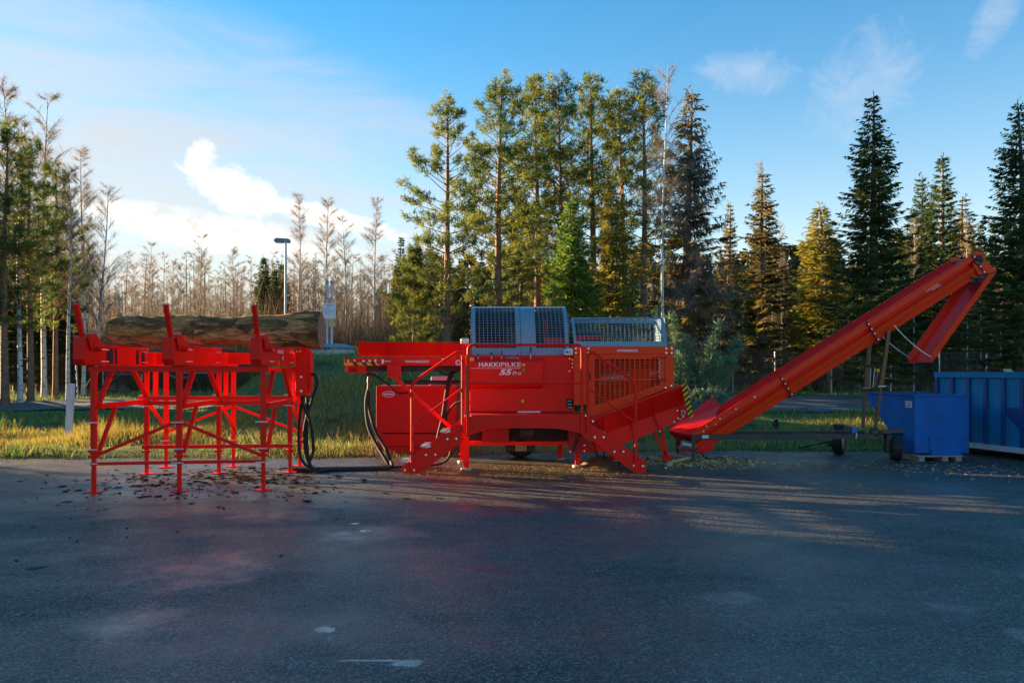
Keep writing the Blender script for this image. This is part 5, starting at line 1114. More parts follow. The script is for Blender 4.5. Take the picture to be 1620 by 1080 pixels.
for k in range(3):
    s0, s1 = J[k] + .004, J[k + 1] - .004
    for sg, Y in ((1, YA), (-1, YZ)):
        sec = cv(strip(s0, s1, .012, Y, .095, Y, .006 * sg), 'side_upper_flange', RED_LIT)
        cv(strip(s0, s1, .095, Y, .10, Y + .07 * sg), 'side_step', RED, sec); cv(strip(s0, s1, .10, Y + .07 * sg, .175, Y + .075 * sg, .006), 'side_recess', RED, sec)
        cv(strip(s0, s1, .178, Y + .075 * sg, .20, Y - .004 * sg), 'side_step', RED_LIT, sec); cv(strip(s0, s1, .20, Y - .004 * sg, .38, Y + .06 * sg), 'side_lower_panel', RED_LIT, sec)
        cv(strip(s0 + .1, s1 - .1, .283, Y + .020 * sg, .286, Y + .021 * sg, .004), 'panel_crease', DRED, sec)
        cv(MB().beam(T(s0, 0, Y + .012 * sg), T(s1, 0, Y + .012 * sg), .03, .022), 'top_lip', RED, sec)
        cv(strip(s0, s1, .02, Y + .03 * sg, .20, Y + .22 * sg), 'trough_wall', RED, sec)
    cv(MB().prism([T(s0, .20, YA + .2), T(s1, .20, YA + .2), T(s1, .20, YZ - .2), T(s0, .20, YZ - .2)], NP * .01), 'belt', BELT)
    cv(MB().prism([T(s0, .38, YA + .06), T(s1, .38, YA + .06), T(s1, .38, YZ - .06), T(s0, .38, YZ - .06)], NP * .008), 'bottom_plate', RED)
for s in J[1:]:
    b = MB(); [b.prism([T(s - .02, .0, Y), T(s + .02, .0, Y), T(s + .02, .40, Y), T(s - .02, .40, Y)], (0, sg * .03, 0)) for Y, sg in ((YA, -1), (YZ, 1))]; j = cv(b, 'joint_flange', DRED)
    bolts(CV, [T(s, d, YA - .03) for d in (.04, .14, .24, .36)], .012); cv(MB().prism([T(s - .06, .38, YA), T(s + .06, .38, YA), T(s + .06, .38, YZ), T(s - .06, .38, YZ)], NP * .03), 'joint_underplate', DRED)
for s in np.arange(.4, LEN - .3, .62): cv(MB().prism([T(s, .16, YA + .2), T(s + .012, .16, YA + .2), T(s + .012, .20, YA + .2), T(s, .20, YA + .2)], (0, .34, 0)), 'belt_flight', GALV)
bolts(CV, [T(s, d, YA - .008) for s, d in ((.35, .03), (.62, .05), (.95, .05), (1.35, .05), (.25, .08), (.5, .09))], .012)
# head
hd = [(1538, 403), (1547, 397), (1556, 399), (1561, 415), (1578, 429), (1549, 435), (1540, 420)]
cv(MB().ppoly(hd, YA - .01, .014), 'head_plate', RED_LIT); cv(MB().prism([Vector((P(x, y, YA).x, YZ, P(x, y, YA).z)) for x, y in hd], (0, .014, 0)), 'head_plate', RED_LIT)
cv(MB().cyl(P(1549, 411, YA - .04), Vector((P(1549, 411, YA).x, YZ + .04, P(1549, 411, YA).z)), .085, 18), 'head_drum', BLACK)
cv(MB().ring(P(1549, 409, YA - .03), (0, 1, 0), .02, .065, .05, 16), 'head_bearing', BLACK); cv(MB().cyl(P(1549, 409, YA - .09), P(1549, 409, YA), .03, 12), 'shaft_end', DRED); cv(MB().box((PX(1540, YA), YA + .1, PZ(446, YA)), (PX(1552, YA), YA + .3, PZ(436, YA))), 'drive_motor', BLACK)
cv(MB().box((PX(1538, YA), YA, PZ(440, YA)), (PX(1560, YA), YZ, PZ(437, YA))), 'motor_plate', BLACK)
# hanging deflector chute
D0 = P(1576, 430, YA); D1 = P(1474, 573, YA); DX = (D1 - D0).normalized(); DN = Vector((DX.z, 0, -DX.x))
if DN.x > 0: DN = -DN
def S(s, d, Y): p = D0 + DX * s + DN * d; return Vector((p.x, Y, p.z))
DL = (D1 - D0).length
spout = cv(MB().prism([S(0, 0, YA), S(DL, 0, YA), S(DL, 0, YZ), S(.1, 0, YZ)], DN * -.008), 'deflector_floor', RED)
for Y, sg in ((YA, -1), (YZ, 1)): cv(MB().prism([S(.02, 0, Y), S(DL, 0, Y), S(DL - .04, .10, Y + .04 * sg), S(.12, .10, Y + .04 * sg)], (0, sg * .006, 0)), 'deflector_wall', RED_LIT, spout)
cv(MB().prism([S(DL, 0, YA), S(DL, 0, YZ), S(DL + .06, .10, YZ - .06), S(DL + .06, .10, YA + .06)], DX * .006), 'deflector_lip', RED, spout)
b = MB()
def chain(a, c, sag, nm):
    b = MB(); n = 44; prev = None
    for k in range(n + 1):
        t = k / n; p = a.lerp(c, t) + Vector((0, 0, -sag * 4 * t * (1 - t)))
        if prev is not None:
            d = (p - prev); side_ = Vector((0, 1, 0)) if k % 2 else d.cross(Vector((0, 1, 0))).normalized(); b.beam(prev - d * .15, p + d * .15, .007, .02, up=side_)
        prev = p
    cv(b, nm, GALV)
chain(P(1414, 514, YA - .03), P(1472, 564, YA - .05), .05, 'support_chain'); chain(Vector(P(1397, 533, YZ + .03)), Vector(P(1441, 566, YZ)), .03, 'support_chain')
for w, z0, d0 in (('HAKKIPILKE', .172, 0.0), ('Conveyor', .172, .05)):
    s0 = (P(1465, 455, YA) - A0).dot(AX) + (.10 if d0 else 0); lettering(w, T(s0, .132 + d0 * .82, YA + .064), AX * (.26 if not d0 else .19), -NP * .030, CV, WHITE, bold=.02)
# hopper at the low end
hb = [(1057.5, 680), (1125.5, 628.5), (1140, 639), (1091, 673)]
HV = [Vector((PX(1125, 15.0), 15.35, PZ(629, 15.0)))]
MBq = MB(); a_, b_, c_, d_ = P(1057.5, 680, 14.55), P(1125.5, 628, 15.3), P(1141, 640, 15.0), P(1092, 686, 14.5); MBq.add([a_, b_, c_, d_], [(0, 3, 2, 1)]); MBq.add([v + Vector((.006, .004, -.012)) for v in (a_, b_, c_, d_)], [(0, 1, 2, 3)]); cv(MBq, 'hopper_back_wall', RED)
cv(MB().add([P(1057.5, 680, 14.5), P(1090, 688.5, YA), P(1091, 693, YA), P(1060, 685, 14.5)], [(0, 1, 2, 3), (3, 2, 1, 0)]), 'hopper_lip', DRED)
MBq = MB(); q = [P(1057.5, 680, 14.5), P(1139, 641, 14.9), P(1130, 664, YA + .03), P(1090, 688.5, YA)]; MBq.add(q, [(0, 3, 2), (0, 2, 1)]); MBq.add([v + Vector((0, 0, -.012)) for v in q], [(0, 2, 3), (0, 1, 2)]); cv(MBq, 'hopper_floor', RED)
cv(MB().ppoly([(1060, 685), (1093, 690), (1093, 712), (1082, 710), (1068, 694)], 14.5, .03), 'tail_plate', DRED); cv(MB().ppoly([(1100, 714), (1113, 697), (1120, 698), (1136, 697), (1123, 714.5)], YA, .03), 'tail_guard', RED)
cv(MB().cyl(P(1078, 702, YA + .1), P(1104, 706, YA + .1), .075, 16), 'tail_roller', GALV); cv(MB().ppoly([(1078, 708), (1108, 712), (1122, 715), (1100, 716), (1080, 712)], YA + .15, .4), 'tail_belly', RED)
# undercarriage
for Y in (YA - .02, YZ): cv(MB().beam((PX(1093, 14.2), Y, PZ(690.5, 14.2)), (PX(1396, 14.2), Y, PZ(690.0, 14.2)), .06, .085), 'chassis_beam', BLACK)
cv(MB().pbox(1111, 688, 1121, 693, YA - .056, .004), 'pale_sticker', STICK); cv(MB().cyl(P(1250, 685.5, YA + .3), P(1318, 686.5, YA + .3), .03, 12), 'hydraulic_cylinder', BLACK)
for px, Y, t in ((1097, 13.95, 688), (1072, 15.3, 690)): 
    a = P(px, t, Y); cv(MB().beam((a.x, Y, .02), (a.x, Y, a.z), .05, up=(0, 1, 0)).box((a.x - .05, Y - .05, 0), (a.x + .05, Y + .05, .02)), 'stand_leg', BLACK)
cv(MB().beam(P(1097, 690, 13.95), P(1097, 690, YA), .06), 'stand_arm', BLACK)
cv(MB().beam(P(1392, 689, YA - .05), P(1392, 684, 15.3), .07).beam(P(1330, 688, 15.5), P(1428, 687, 14.35), .06), 'axle', BLACK)
def wheel(c, yaw, r, w, parent_name):
    ax = Vector((math.cos(yaw), math.sin(yaw), 0)); c = Vector(c)
    o = cv(MB().lathe(c, ax, [(r * .55, -w * .42), (r * .78, -w * .5), (r * .95, -w * .42), (r, -w * .2), (r, w * .2), (r * .95, w * .42), (r * .78, w * .5), (r * .55, w * .42)], 36), parent_name, RUBBER)
    cv(MB().lathe(c, ax, [(0, -w * .30), (r * .2, -w * .34), (r * .30, -w * .22), (r * .5, -w * .30), (r * .57, -w * .43), (r * .57, w * .43), (0, w * .3)], 28), 'rim', GALV, o)
    b = MB()
    for k in range(3): b.ring(c + ax * (k - 1) * w * .2, ax, r - .004, r + .003, .012, 36)
    cv(b, 'tread_ribs', BLACK, o)
wheel((PX(1417, 14.4), 14.4, .235), R(-18), .235, .19, 'wheel'); wheel((PX(1327, 15.5), 15.5, .235), R(-35), .235, .19, 'wheel')
cv(MB().box((PX(1401, 14.35), 14.30, .14), (PX(1409, 14.35), 14.42, .47)), 'wheel_fork', BLACK); cv(MB().cyl(P(1310, 703, 15.4), P(1327, 701, 15.5), .04, 12), 'wheel_hub', BLACK)
cv(MB().beam(P(1396, 681.5, 14.3), P(1428, 681, 14.3), .045), 'axle_end', BRONZE); cv(MB().lathe(P(1385, 685, YA), (0, -1, 0), [(0, .05), (.05, .05), (.09, .02), (.10, -.05)], 18), 'pivot_hub', BLACK)
cv(MB().box((PX(1345, YA), YA - .07, PZ(684, YA)), (PX(1353, YA), YA, PZ(674.5, YA))), 'winch_bracket', BLUEP); cv(MB().pbox(1324, 671, 1336, 680, YA + .2, .15), 'hydraulic_motor', BLACK); cv(MB().cyl(P(1339, 678, YA), P(1339, 678, YA + .2), .06, 14), 'winch_drum', BLACK); cv(MB().beam(P(1355, 684, YA - .06), P(1354, 693, YA - .06), .02), 'winch_handle', GALV)
cv(MB().tube(spline([P(1300, 700, YA + .2), P(1318, 697, YA + .2), P(1280, 705, 14.6), P(1262, 709, 14.8)]), .012, 6), 'hydraulic_hose', RUBBER); cv(MB().tube(spline([P(1106, 708, 14.4), P(1112, 720, 14.4), G(1122, 14.5, .02), G(1140, 14.6, .02), P(1138, 722, 14.8)]), .014, 6), 'cable', RUBBER)
for px0, y0, px1, y1, Y in ((1405.5, 524, 1385, 676, YA + .02), (1376.6, 532, 1365, 676, YZ)):
    a, c = P(px0, y0, Y), P(px1, y1, Y); m_ = a.lerp(c, .57); cv(MB().beam(a, m_, .062, up=(0, 1, 0)), 'lift_leg_outer', BRASS); cv(MB().beam(m_ - (m_ - c) * -.0, c, .046, up=(0, 1, 0)), 'lift_leg_inner', BRONZE)
    cv(MB().beam(m_ + Vector((-.07, -.04, 0)), m_ + Vector((.07, -.04, 0)), .02), 'locking_pin', GALV)
for y in (579, 616): cv(MB().beam(P(1398 - (y - 579) * .12, y, YA), P(1372.5 - (y - 579) * .09, y, YZ), .05), 'lift_crossbar', BRASS)
cv(MB().tube([P(1378, 580, 14.8), P(1376, 612, 14.8)], .008, 5).tube([P(1384, 580, 14.6), P(1381, 612, 14.6)], .008, 5).tube([P(1391, 582, 14.4), P(1384, 610, 14.5)], .008, 5), 'lift_cable', GALV); cv(MB().pbox(1387, 583, 1392, 588, YA + .05, .06), 'cable_clamp', YEL)

# ------------------------------------------------------------------ blue tipping skip
SK = thing('tipping_skip', (PX(1490, 14.4), 15.3, 0), 'small dark blue steel tipping skip standing on a pallet behind the wheel', 'skip', rz=0)
ys_, yl = 14.4, 16.3; xl_, xr_ = PX(1447, ys_), PX(1533, ys_); zt_, zb_ = PZ(626, ys_), PZ(717, ys_)
prof = [(ys_, zt_), (ys_, zb_), (ys_ + .55, zb_), (ys_ + 1.05, zb_ + .40), (yl, zt_ - .12), (yl, zt_)]
def skipwall(x, t): return MB().prism([Vector((x, y, z)) for y, z in prof], (t, 0, 0))
skipwall(xl_, .008).build('side_wall', SKIPB, SK); skipwall(xr_ - .008, .008).build('side_wall', SKIPB, SK)
MB().box((xl_ + .008, ys_, zb_), (xr_ - .008, ys_ + .008, zt_)).build('back_wall', SKIPB, SK)
b = MB(); q = prof[1:5]
for (y0, z0), (y1, z1) in zip(q[:-1], q[1:]): b.prism([Vector((xl_ + .01, y0, z0 + .004)), Vector((xl_ + .01, y1, z1 + .004)), Vector((xr_ - .01, y1, z1 + .004)), Vector((xr_ - .01, y0, z0 + .004))], (0, 0, .008))
b.build('sloping_floor', SKIPB, SK)
b = MB(); r_ = .03; b.box((xl_ - r_, ys_ - r_, zt_), (xr_ + r_, ys_ + .01, zt_ + .02)); b.box((xl_ - r_, ys_ + .01, zt_), (xl_ + .01, yl, zt_ + .02)); b.box((xr_ - .01, ys_ + .01, zt_), (xr_ + r_, yl, zt_ + .02)); b.box((xl_ + .01, yl - .03, zt_), (xr_ - .01, yl, zt_ + .02)); b.build('top_rim', SKIPB, SK)
MB().box((xl_ + .28, ys_ - .05, zb_ - .03), (xr_ - .16, ys_ - .002, zb_ + .07)).build('fork_pocket', SKIPB, SK); MB().box((xl_ + .26, ys_ - .02, zb_ + .07), (xl_ + .28, ys_ - .002, zb_ + .30)).build('latch_bar', SKIPB, SK)
MB().box((xl_ - .004, ys_ + .10, zt_ - .22), (xl_ - .001, ys_ + .33, zt_ - .10)).build('pale_sticker', STICK, SK); b = MB(); [b.box((xl_ - .006, ys_ + .14, zt_ - z), (xl_ - .004, ys_ + .29, zt_ - z + .014)) for z in (.145, .175, .20)]; b.build('sticker_print', INK, SK)
PL = thing('pallet', (PX(1480, 14.5), 14.9, 0), 'weathered wooden pallet under the small blue skip', 'pallet')
for x in (xl_ + .02, (xl_ + xr_) / 2 - .05, xr_ - .30): MB().box((x, ys_ - .12, .0), (x + .10, ys_ + .9, .075)).build('bearer', WOODG, PL)
for y in np.arange(ys_ - .13, ys_ + .85, .22): MB().box((xl_ - .02, y, .076), (xr_ - .16, y + .14, .098)).build('board', WOODG, PL)
# ------------------------------------------------------------------ blue roll-off container
Q0 = Vector((8.90, 15.48)); QD = (Vector((9.17, 14.27)) - Q0).normalized(); QN = Vector((-QD.y, QD.x)); QN = QN if QN.x > 0 else -QN
E0 = Q0 - QD * .95
CT = thing('waste_container', (E0.x + 1.0, E0.y - 1, 0), 'long blue ribbed steel container cut by the right picture edge', 'container')
def K(s, n, z): p = E0 + QD * s + QN * n; return Vector((p.x, p.y, z))
def kbox(s0, s1, n0, n1, z0, z1, name, m, **k):
    b = MB(); vs = [K(s0, n0, z0), K(s1, n0, z0), K(s1, n1, z0), K(s0, n1, z0), K(s0, n0, z1), K(s1, n0, z1), K(s1, n1, z1), K(s0, n1, z1)]
    b.add(vs, [(0, 1, 2, 3), (7, 6, 5, 4), (0, 4, 5, 1), (1, 5, 6, 2), (2, 6, 7, 3), (3, 7, 4, 0)]); return b.build(name, m, CT, **k)
CLn, CWd, CTop = 5.2, 2.1, 1.6
kbox(.03, CLn, .05, .06, .20, CTop - .05, 'side_sheet', CONTB); kbox(.03, CLn, CWd - .06, CWd - .05, .20, CTop - .05, 'side_sheet', CONTB); kbox(.05, .06, .06, CWd - .06, .2, CTop - .05, 'end_sheet', CONTB); kbox(CLn - .06, CLn - .05, .06, CWd - .06, .2, CTop - .05, 'end_sheet', CONTB)
kbox(0, CLn, 0, .09, CTop - .11, CTop, 'top_rail', CONTB); kbox(0, CLn, CWd - .09, CWd, CTop - .11, CTop, 'top_rail', CONTB); kbox(0, .09, .09, CWd - .09, CTop - .11, CTop, 'top_rail', CONTB)
kbox(0, CLn, .0, .10, .13, .23, 'bottom_rail', POSTW); kbox(0, CLn, CWd - .1, CWd, .13, .23, 'bottom_rail', CONTB); kbox(.1, CLn, .1, CWd - .1, .18, .20, 'floor_plate', CONTD)
for k in range(13):
    s = .02 + k * .415; kbox(s, s + .075, .004, .049, .232, CTop - .112, 'rib', CONTD)
for s in (.5, 2.0, 3.6): kbox(s, s + .10, .3, CWd - .3, 0, .13, 'skid', BLACK)
q = [K(1.72, .047, .95), K(2.6, .047, .95), K(2.6, .047, .25), K(2.42, .047, .25), K(1.72, .047, .82)]; MB().prism(q, Vector((QN.x, QN.y, 0)) * .002).build('dark_paint_patch', CONTD, CT)
WD = thing('wood_scrap_pile', K(2.4, 1.0, 1.2), 'pale scrap wood heaped inside the blue ribbed container', 'wood pile')
for k in range(26):
    a = Vector((random.uniform(-1.0, 1.4), random.uniform(-.6, .6), random.uniform(-.6, .30))); d = Vector((random.gauss(0, 1), random.gauss(0, 1), random.gauss(0, .25))).normalized() * random.uniform(.4, .9)
    c = WD.location + Vector((QD.x, QD.y, 0)) * a.x + Vector((QN.x, QN.y, 0)) * a.y + Vector((0, 0, a.z + .25 * (a.x > -.3))); MB().beam(c - d / 2, c + d / 2, .14, .03).build('plank', WOODF, WD)

# ------------------------------------------------------------------ fences, gate, lamp, mast, post
def link_fence(name, pxs, Y, h, label, lean=None, dY=0.0):
    Yf = lambda i: Y + dY * i
    o = thing(name, (PX(pxs[0], Y), Y, H(PX(pxs[0], Y), Y)), label, 'fence'); pts = []
    for i, px in enumerate(pxs):
        x = PX(px, Yf(i)); g = H(x, Yf(i)); l = (lean or {}).get(i, 0.0); MB().cyl((x, Yf(i), g - .3), (x + l, Yf(i), g + h), .035, 8).build('fence_post', GALV, o); pts.append((x, Yf(i), g, l))
    for (xa_, ya_, ga, la), (xb_, yb_, gb, lb) in zip(pts[:-1], pts[1:]):
        b = MB(); n = int(abs(xb_ - xa_) / .13); w = .0028; rows = int((h - .1) / .13)
        a = lambda u, v: Vector((xa_ + (xb_ - xa_) * u + (la + (lb - la) * u) * v, ya_ + (yb_ - ya_) * u, ga + (gb - ga) * u + .06 + (h - .1) * v))
        for k in range(-rows, n + 1):
            for sg in (0, 1):
                u0, u1 = k / n, (k + rows) / n; v0, v1 = 0.0, 1.0
                if u0 < 0: v0 = -u0 / (u1 - u0); u0 = 0.0
                if u1 > 1: v1 = v0 + (1 - u0) / (rows / n) if u0 > 0 or v0 == 0 else v0 + (1 - 0) / (rows / n); u1 = 1.0
                if u1 <= u0: continue
                if sg: v0, v1 = 1 - v0, 1 - v1
                p, q_ = a(u0, v0), a(u1, min(1, max(0, v1))); s = Vector((0, 0, w)); b.add([p - s, q_ - s, q_ + s, p + s], [(0, 1, 2, 3)])
        for v in (0.0, 1.0): b.tube([a(0, v), a(1, v)], .006, 4, False)
        b.build('chain_link_mesh', WIRE, o)
    return o
link_fence('wire_fence', (1140, 1226, 1315, 1409, 1486, 1560, 1640), 38.6, 2.05, 'chain-link fence with grey posts crossing behind the conveyor and bins')
lf = link_fence('wire_fence', (-30, 72, 124), 35.5, 2.0, 'chain-link fence with a leaning post at the left edge', lean={1: -.16, 2: -.12})
x_ = PX(124, 35.5); MB().beam((x_, 35.5, H(x_, 35.5)), (x_ + .55, 35.6, H(x_, 35.5) + .95), .05).build('fence_brace', GALV, lf)
GT = thing('pole_gate', (PX(250, 42), 42, H(PX(250, 42), 42)), 'grey pole gate with V braces seen through the log deck', 'gate')
def gp(px, py): return P(px, py, 42)
for a, c in (((163, 588), (163, 618)), ((224, 592), (224, 614)), ((285, 588), (285, 616)), ((345, 590), (345, 614))): MB().cyl(Vector((gp(*a).x, 42, gp(*a).z)), Vector((gp(*c).x, 42, H(gp(*c).x, 42) - .2)), .045, 8).build('gate_post', GALV, GT)
for a, c in (((163, 612), (194, 590)), ((264, 591), (285, 601)), ((310, 590), (285, 601)), ((163, 592), (224, 592)), ((285, 590), (345, 590))): MB().cyl(gp(*a), gp(*c), .03, 8).build('gate_pole', GALV, GT)
TP = thing('covered_heap', (PX(187, 46), 46, H(PX(187, 46), 46)), 'small heap under pale plastic sheet seen through the log deck', 'heap')
rng = np.random.default_rng(4); b = MB(); b.lathe(TP.location + Vector((0, 0, -.05)), (0, 0, 1), [(.55, 0), (.5, .2), (.36, .38), (.15, .5), (0, .52)], 14); b.v = [(x + random.gauss(0, .05), y + random.gauss(0, .05), z + random.gauss(0, .03)) for x, y, z in b.v]; b.build('plastic_sheet', TARP, TP)
LM = thing('street_lamp', (PX(452, 42), 42, H(PX(452, 42), 42)), 'grey street lamp with flat head above the log deck', 'street lamp')
zt = PZ(381, 42); x_ = LM.location.x; MB().tube([(x_, 42, LM.location.z), (x_, 42, 3), (x_, 42, zt)], [.10, .08, .055], 12).build('lamp_pole', POSTW, LM)
b = MB(); b.prism([P(433, 378, 42), P(437, 376, 42), P(456, 377.3, 42), P(457.5, 379, 42), P(457, 383.5, 42), P(433, 382, 42)], (0, .34, 0)); b.build('lamp_head', BLUELID, LM, bevel=.02); MB().prism([P(434, 382.3, 42.05), P(447, 383, 42.05), P(446, 384.3, 42.05), P(435, 383.6, 42.05)], (0, .24, 0)).build('lamp_lens', STICK, LM)
YW = 24.6; WL = thing('measuring_well', (PX(521, YW), YW + .3, H(PX(521, YW), YW)), 'round concrete well with blue-grey lid on the grass bank', 'well')
zl = PZ(549.5, YW); xw = PX(521, YW); rw = PX(560, YW) - xw
MB().lathe((xw, YW + .3, 0), (0, 0, 1), [(rw * .93, WL.location.z - .5), (rw * .93, zl - .03), (0, zl - .03)], 36).build('concrete_ring', CONC, WL)
MB().lathe((xw, YW + .3, 0), (0, 0, 1), [(rw * .95, zl - .04), (rw * 1.02, zl - .03), (rw * 1.02, zl + .02), (rw * .55, zl + .11), (0, zl + .13)], 36).build('well_lid', BLUELID, WL)
for px in (489, 519, 526): MB().box((PX(px, YW) - .03, YW + .3 - rw * 1.04, zl - .06), (PX(px, YW) + .03, YW + .3 - rw * .98, zl - .02)).build('lid_clip', BLACK, WL)
MS = thing('twin_pipe_mast', (xw, YW + .1, zl + .1), 'twin pale vent pipes with two notice boards on the well lid', 'mast')
for px in (517.6, 524.8): MB().cyl(P(px, 544, YW), P(px, 447, YW), .034, 12).build('pipe', POSTW, MS); MB().cyl(P(px, 449, YW), P(px, 444.3, YW), .048, 12).build('pipe_cap', BLUELID, MS)
MB().beam(P(516, 472, YW - .04), P(526, 472, YW - .04), .02).build('pipe_clamp', BLACK, MS)
MB().pbox(510.6, 480, 531.2, 503.8, YW - .075, .02).build('notice_board', STICK, MS); b = MB()
for k, (y, x0, x1) in enumerate(((482, 515, 527), (484, 517, 525), (488, 513, 522), (492, 513, 529), (495.5, 513, 523))): b.pbox(x0, y, x1, y + .7, YW - .079, .002)
b.build('notice_print', INK, MS); MB().pbox(520, 504.6, 528, 515.8, YW - .07, .015).build('warning_board', CREAM, MS); MB().prism([P(524, 506, YW - .073), P(526.8, 511, YW - .073), P(521.2, 511, YW - .073)], (0, .002, 0)).build('warning_triangle', YEL, MS)
yp = 18.6; MP = thing('marker_post', (PX(107, yp), yp, H(PX(107, yp), yp)), 'pale leaning square post on the grass by the gravel track', 'post')
MB().beam((PX(107, yp), yp, MP.location.z - .2), P(113, 607, yp), .125, .125, up=(0, 1, 0)).build('post_body', POSTW, MP, bevel=.01)
DC = thing('drain_cover', (*pixloop([(58, 896)])[0], 0), 'small dark round cover in the wet asphalt at lower left', 'drain cover')
MB().lathe(DC.location, (0, 0, 1), [(0, .008), (.065, .010), (.072, .006), (.085, .006), (.09, .001)], 24).build('cover_plate', BLACK, DC)

# ------------------------------------------------------------------ litter on the yard
def litter(name, n, c, sx, sy, smin, smax, cols, label, seed, thick=.006, asp=3.0, kind='stuff'):
    rng = np.random.default_rng(seed); X_ = c[0] + rng.normal(size=n) * sx; Y_ = c[1] + rng.normal(size=n) * sy; ok = (Y_ < edge_y(X_) - .05); X_, Y_ = X_[ok], Y_[ok]; n = len(X_)
    L_ = rng.uniform(smin, smax, n) * rng.uniform(.4, 1, n); W_ = L_ / rng.uniform(1.2, asp, n); a = rng.uniform(0, 3.14, n); tz = rng.uniform(.2, 1.6, n) * thick
    ux = np.stack([np.cos(a), np.sin(a), rng.normal(size=n) * .06], -1) * (L_ / 2)[:, None]; uy = np.stack([-np.sin(a), np.cos(a), rng.normal(size=n) * .06], -1) * (W_ / 2)[:, None]; C0 = np.stack([X_, Y_, np.full(n, .006)], -1); up = np.zeros((n, 3)); up[:, 2] = tz
    q = [C0 - ux - uy * .6, C0 + ux * .7 - uy, C0 + ux + uy * .5, C0 - ux * .6 + uy]; V = np.stack(q + [p + up for p in q], 1).reshape(-1, 3); i = np.arange(n)[:, None] * 8
    Fc = np.concatenate([i + np.array([f]) for f in ((4, 5, 6, 7), (0, 1, 5, 4), (1, 2, 6, 5), (2, 3, 7, 6), (3, 0, 4, 7))])
    cc = np.array(cols)[rng.integers(0, len(cols), n)] * rng.uniform(.7, 1.25, (n, 1)); o = mesh_np(name, V, Fc, LITTERM, col=np.repeat(np.concatenate([cc, np.ones((n, 1))], 1), 8, 0)); tag(o, label, 'debris', kind=kind)
BK = [(.03, .022, .016), (.055, .035, .02), (.022, .018, .015), (.12, .06, .02)]
litter('bark_litter', 620, (-4.2, 12.1), 1.1, .65, .03, .15, BK, 'dark bark scraps strewn under the log deck', 1); litter('bark_litter', 90, (-4.0, 10.6), 1.3, .6, .03, .2, BK, 'larger bark pieces in front of the log deck', 2)
litter('bark_litter', 60, (-5.5, 9.0), 2.0, 1.2, .02, .09, BK, 'scattered dark bark bits on the yard at left', 6)
WC = [(.50, .36, .18), (.40, .27, .12), (.58, .46, .28), (.30, .18, .08)]
litter('wood_chips', 900, (3.1, 14.1), .55, .4, .02, .12, WC, 'wood chips heaped below the outfeed chute', 3, .02); litter('wood_chips', 7000, (.4, 12.8), 1.2, .55, .006, .025, [(.32, .2, .08), (.24, .14, .05)], 'brown sawdust below the platform', 4, .004)
litter('wood_chips', 420, (7.2, 13.2), .9, .5, .015, .07, WC, 'pale chips scattered before the blue skip', 5); litter('fallen_leaves', 40, (5.0, 12.5), 2.5, 1.0, .03, .09, [(.5, .26, .04), (.40, .16, .03)], 'yellow leaves scattered on the yard at right', 7)
SH = thing('sawdust_heap', (PX(948, 13.6), 13.6, 0), 'small brown sawdust heap beside the right-hand stair', 'heap')
b = MB(); b.lathe((SH.location.x, 13.6, 0), (0, 0, 1), [(.34, 0), (.24, .05), (.12, .14), (0, .17)], 16); b.v = [(x + random.gauss(0, .02), y + random.gauss(0, .02), max(0, z + random.gauss(0, .012)) if z > 0 else z) for x, y, z in b.v]; b.build('sawdust', mat('sawdust', (.16, .09, .035), .95, var=.3, vscale=20, bump=.5), SH)
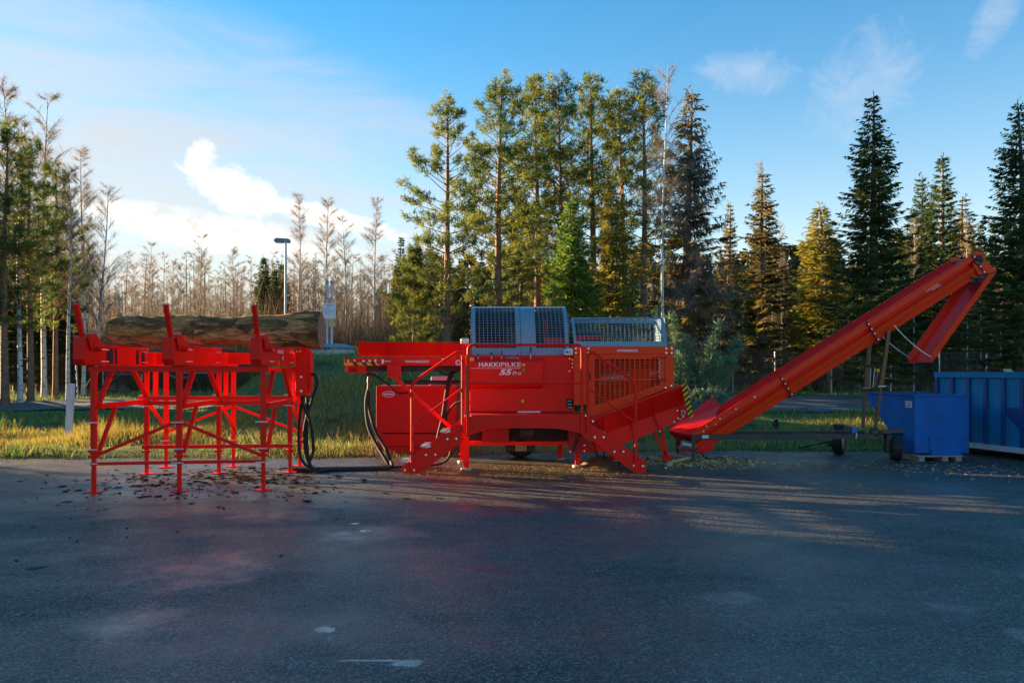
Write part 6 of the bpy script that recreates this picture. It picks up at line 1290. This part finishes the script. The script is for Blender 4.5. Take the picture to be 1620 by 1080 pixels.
for px, py, ln, ang, w, m, lb in ((1075, 733, .55, .5, .06, WOODF, 'split stick leaning by the conveyor stand leg'), (1060, 738, .16, 1.2, .10, WOODF, 'short pale wood block on the yard below the chute foot'), (1036, 729, .28, 2.0, .09, WOODF, 'pale split billet left of the chute foot'), (1049, 730, .30, 1.3, .08, STICK, 'upright pale offcut touching the chute foot'), (1072, 726, .35, 2.6, .11, WOODG, 'grey split billet right of the chute foot')):
    p = pixloop([(px, py)])[0]; o = thing('wood_offcut', (p[0], p[1], 0), lb, 'firewood', 'offcuts below the chute'); d = Vector((math.cos(ang), math.sin(ang), .12 if ln > .4 else .02)) * ln / 2; c = Vector((p[0], p[1], w * .45 + abs(d.z)))
    MB().tube([c - d, c + d], w * .5, 5).build('billet', m, o)

ST = thing('rotten_stump', (PX(1227, 20.6), 20.6, H(PX(1227, 20.6), 20.6)), 'small dark rotten stump in the grass under the conveyor', 'stump')
b = MB(); b.lathe(ST.location + Vector((0, 0, -.05)), (0, 0, 1), [(.20, 0), (.14, .08), (.11, .2), (.10, .30), (.06, .36), (0, .33)], 12); b.v = [(x + random.gauss(0, .015), y + random.gauss(0, .015), z + random.gauss(0, .03)) for x, y, z in b.v]; b.build('stump_wood', mat('rotten_wood', (.03, .02, .014), .95, var=.4, vscale=8, bump=.6), ST)
WP = thing('wooden_post', (PX(1310, 38.3), 38.3, H(PX(1310, 38.3), 38.3)), 'brown wooden post stump beside a wire fence post under the conveyor', 'post')
MB().tube([WP.location + Vector((0, 0, -.3)), WP.location + Vector((0, 0, .7)), WP.location + Vector((.03, 0, 1.45))], [.13, .11, .09], 10).build('post_wood', PINEBARK, WP)

rng = np.random.default_rng(31); n = 5200; X_ = rng.uniform(-16, 14, n); Y_ = edge_y(X_) + rng.normal(size=n) * .22 - .02; L_ = rng.uniform(.015, .07, n); a = rng.uniform(0, 3.14, n)
ux = np.stack([np.cos(a), np.sin(a), rng.normal(size=n) * .25], -1) * L_[:, None] * .5; uy = np.stack([-np.sin(a), np.cos(a), rng.normal(size=n) * .25], -1) * L_[:, None] * .3; C0 = np.stack([X_, Y_, np.maximum(hgt(X_, Y_), 0) + .015], -1)
V = np.stack([C0 - ux, C0 - uy, C0 + ux, C0 + uy], 1).reshape(-1, 3); cc = np.array([(.09, .06, .03), (.05, .038, .022), (.17, .11, .04), (.10, .11, .04), (.24, .15, .05)])[rng.integers(0, 5, n)]
o = mesh_np('verge_litter', V, np.arange(4 * n).reshape(-1, 4), LITTERM, col=np.repeat(np.concatenate([cc, np.ones((n, 1))], 1), 4, 0)); tag(o, 'dead leaves and dirt along the edge of the asphalt', 'debris', kind='stuff')
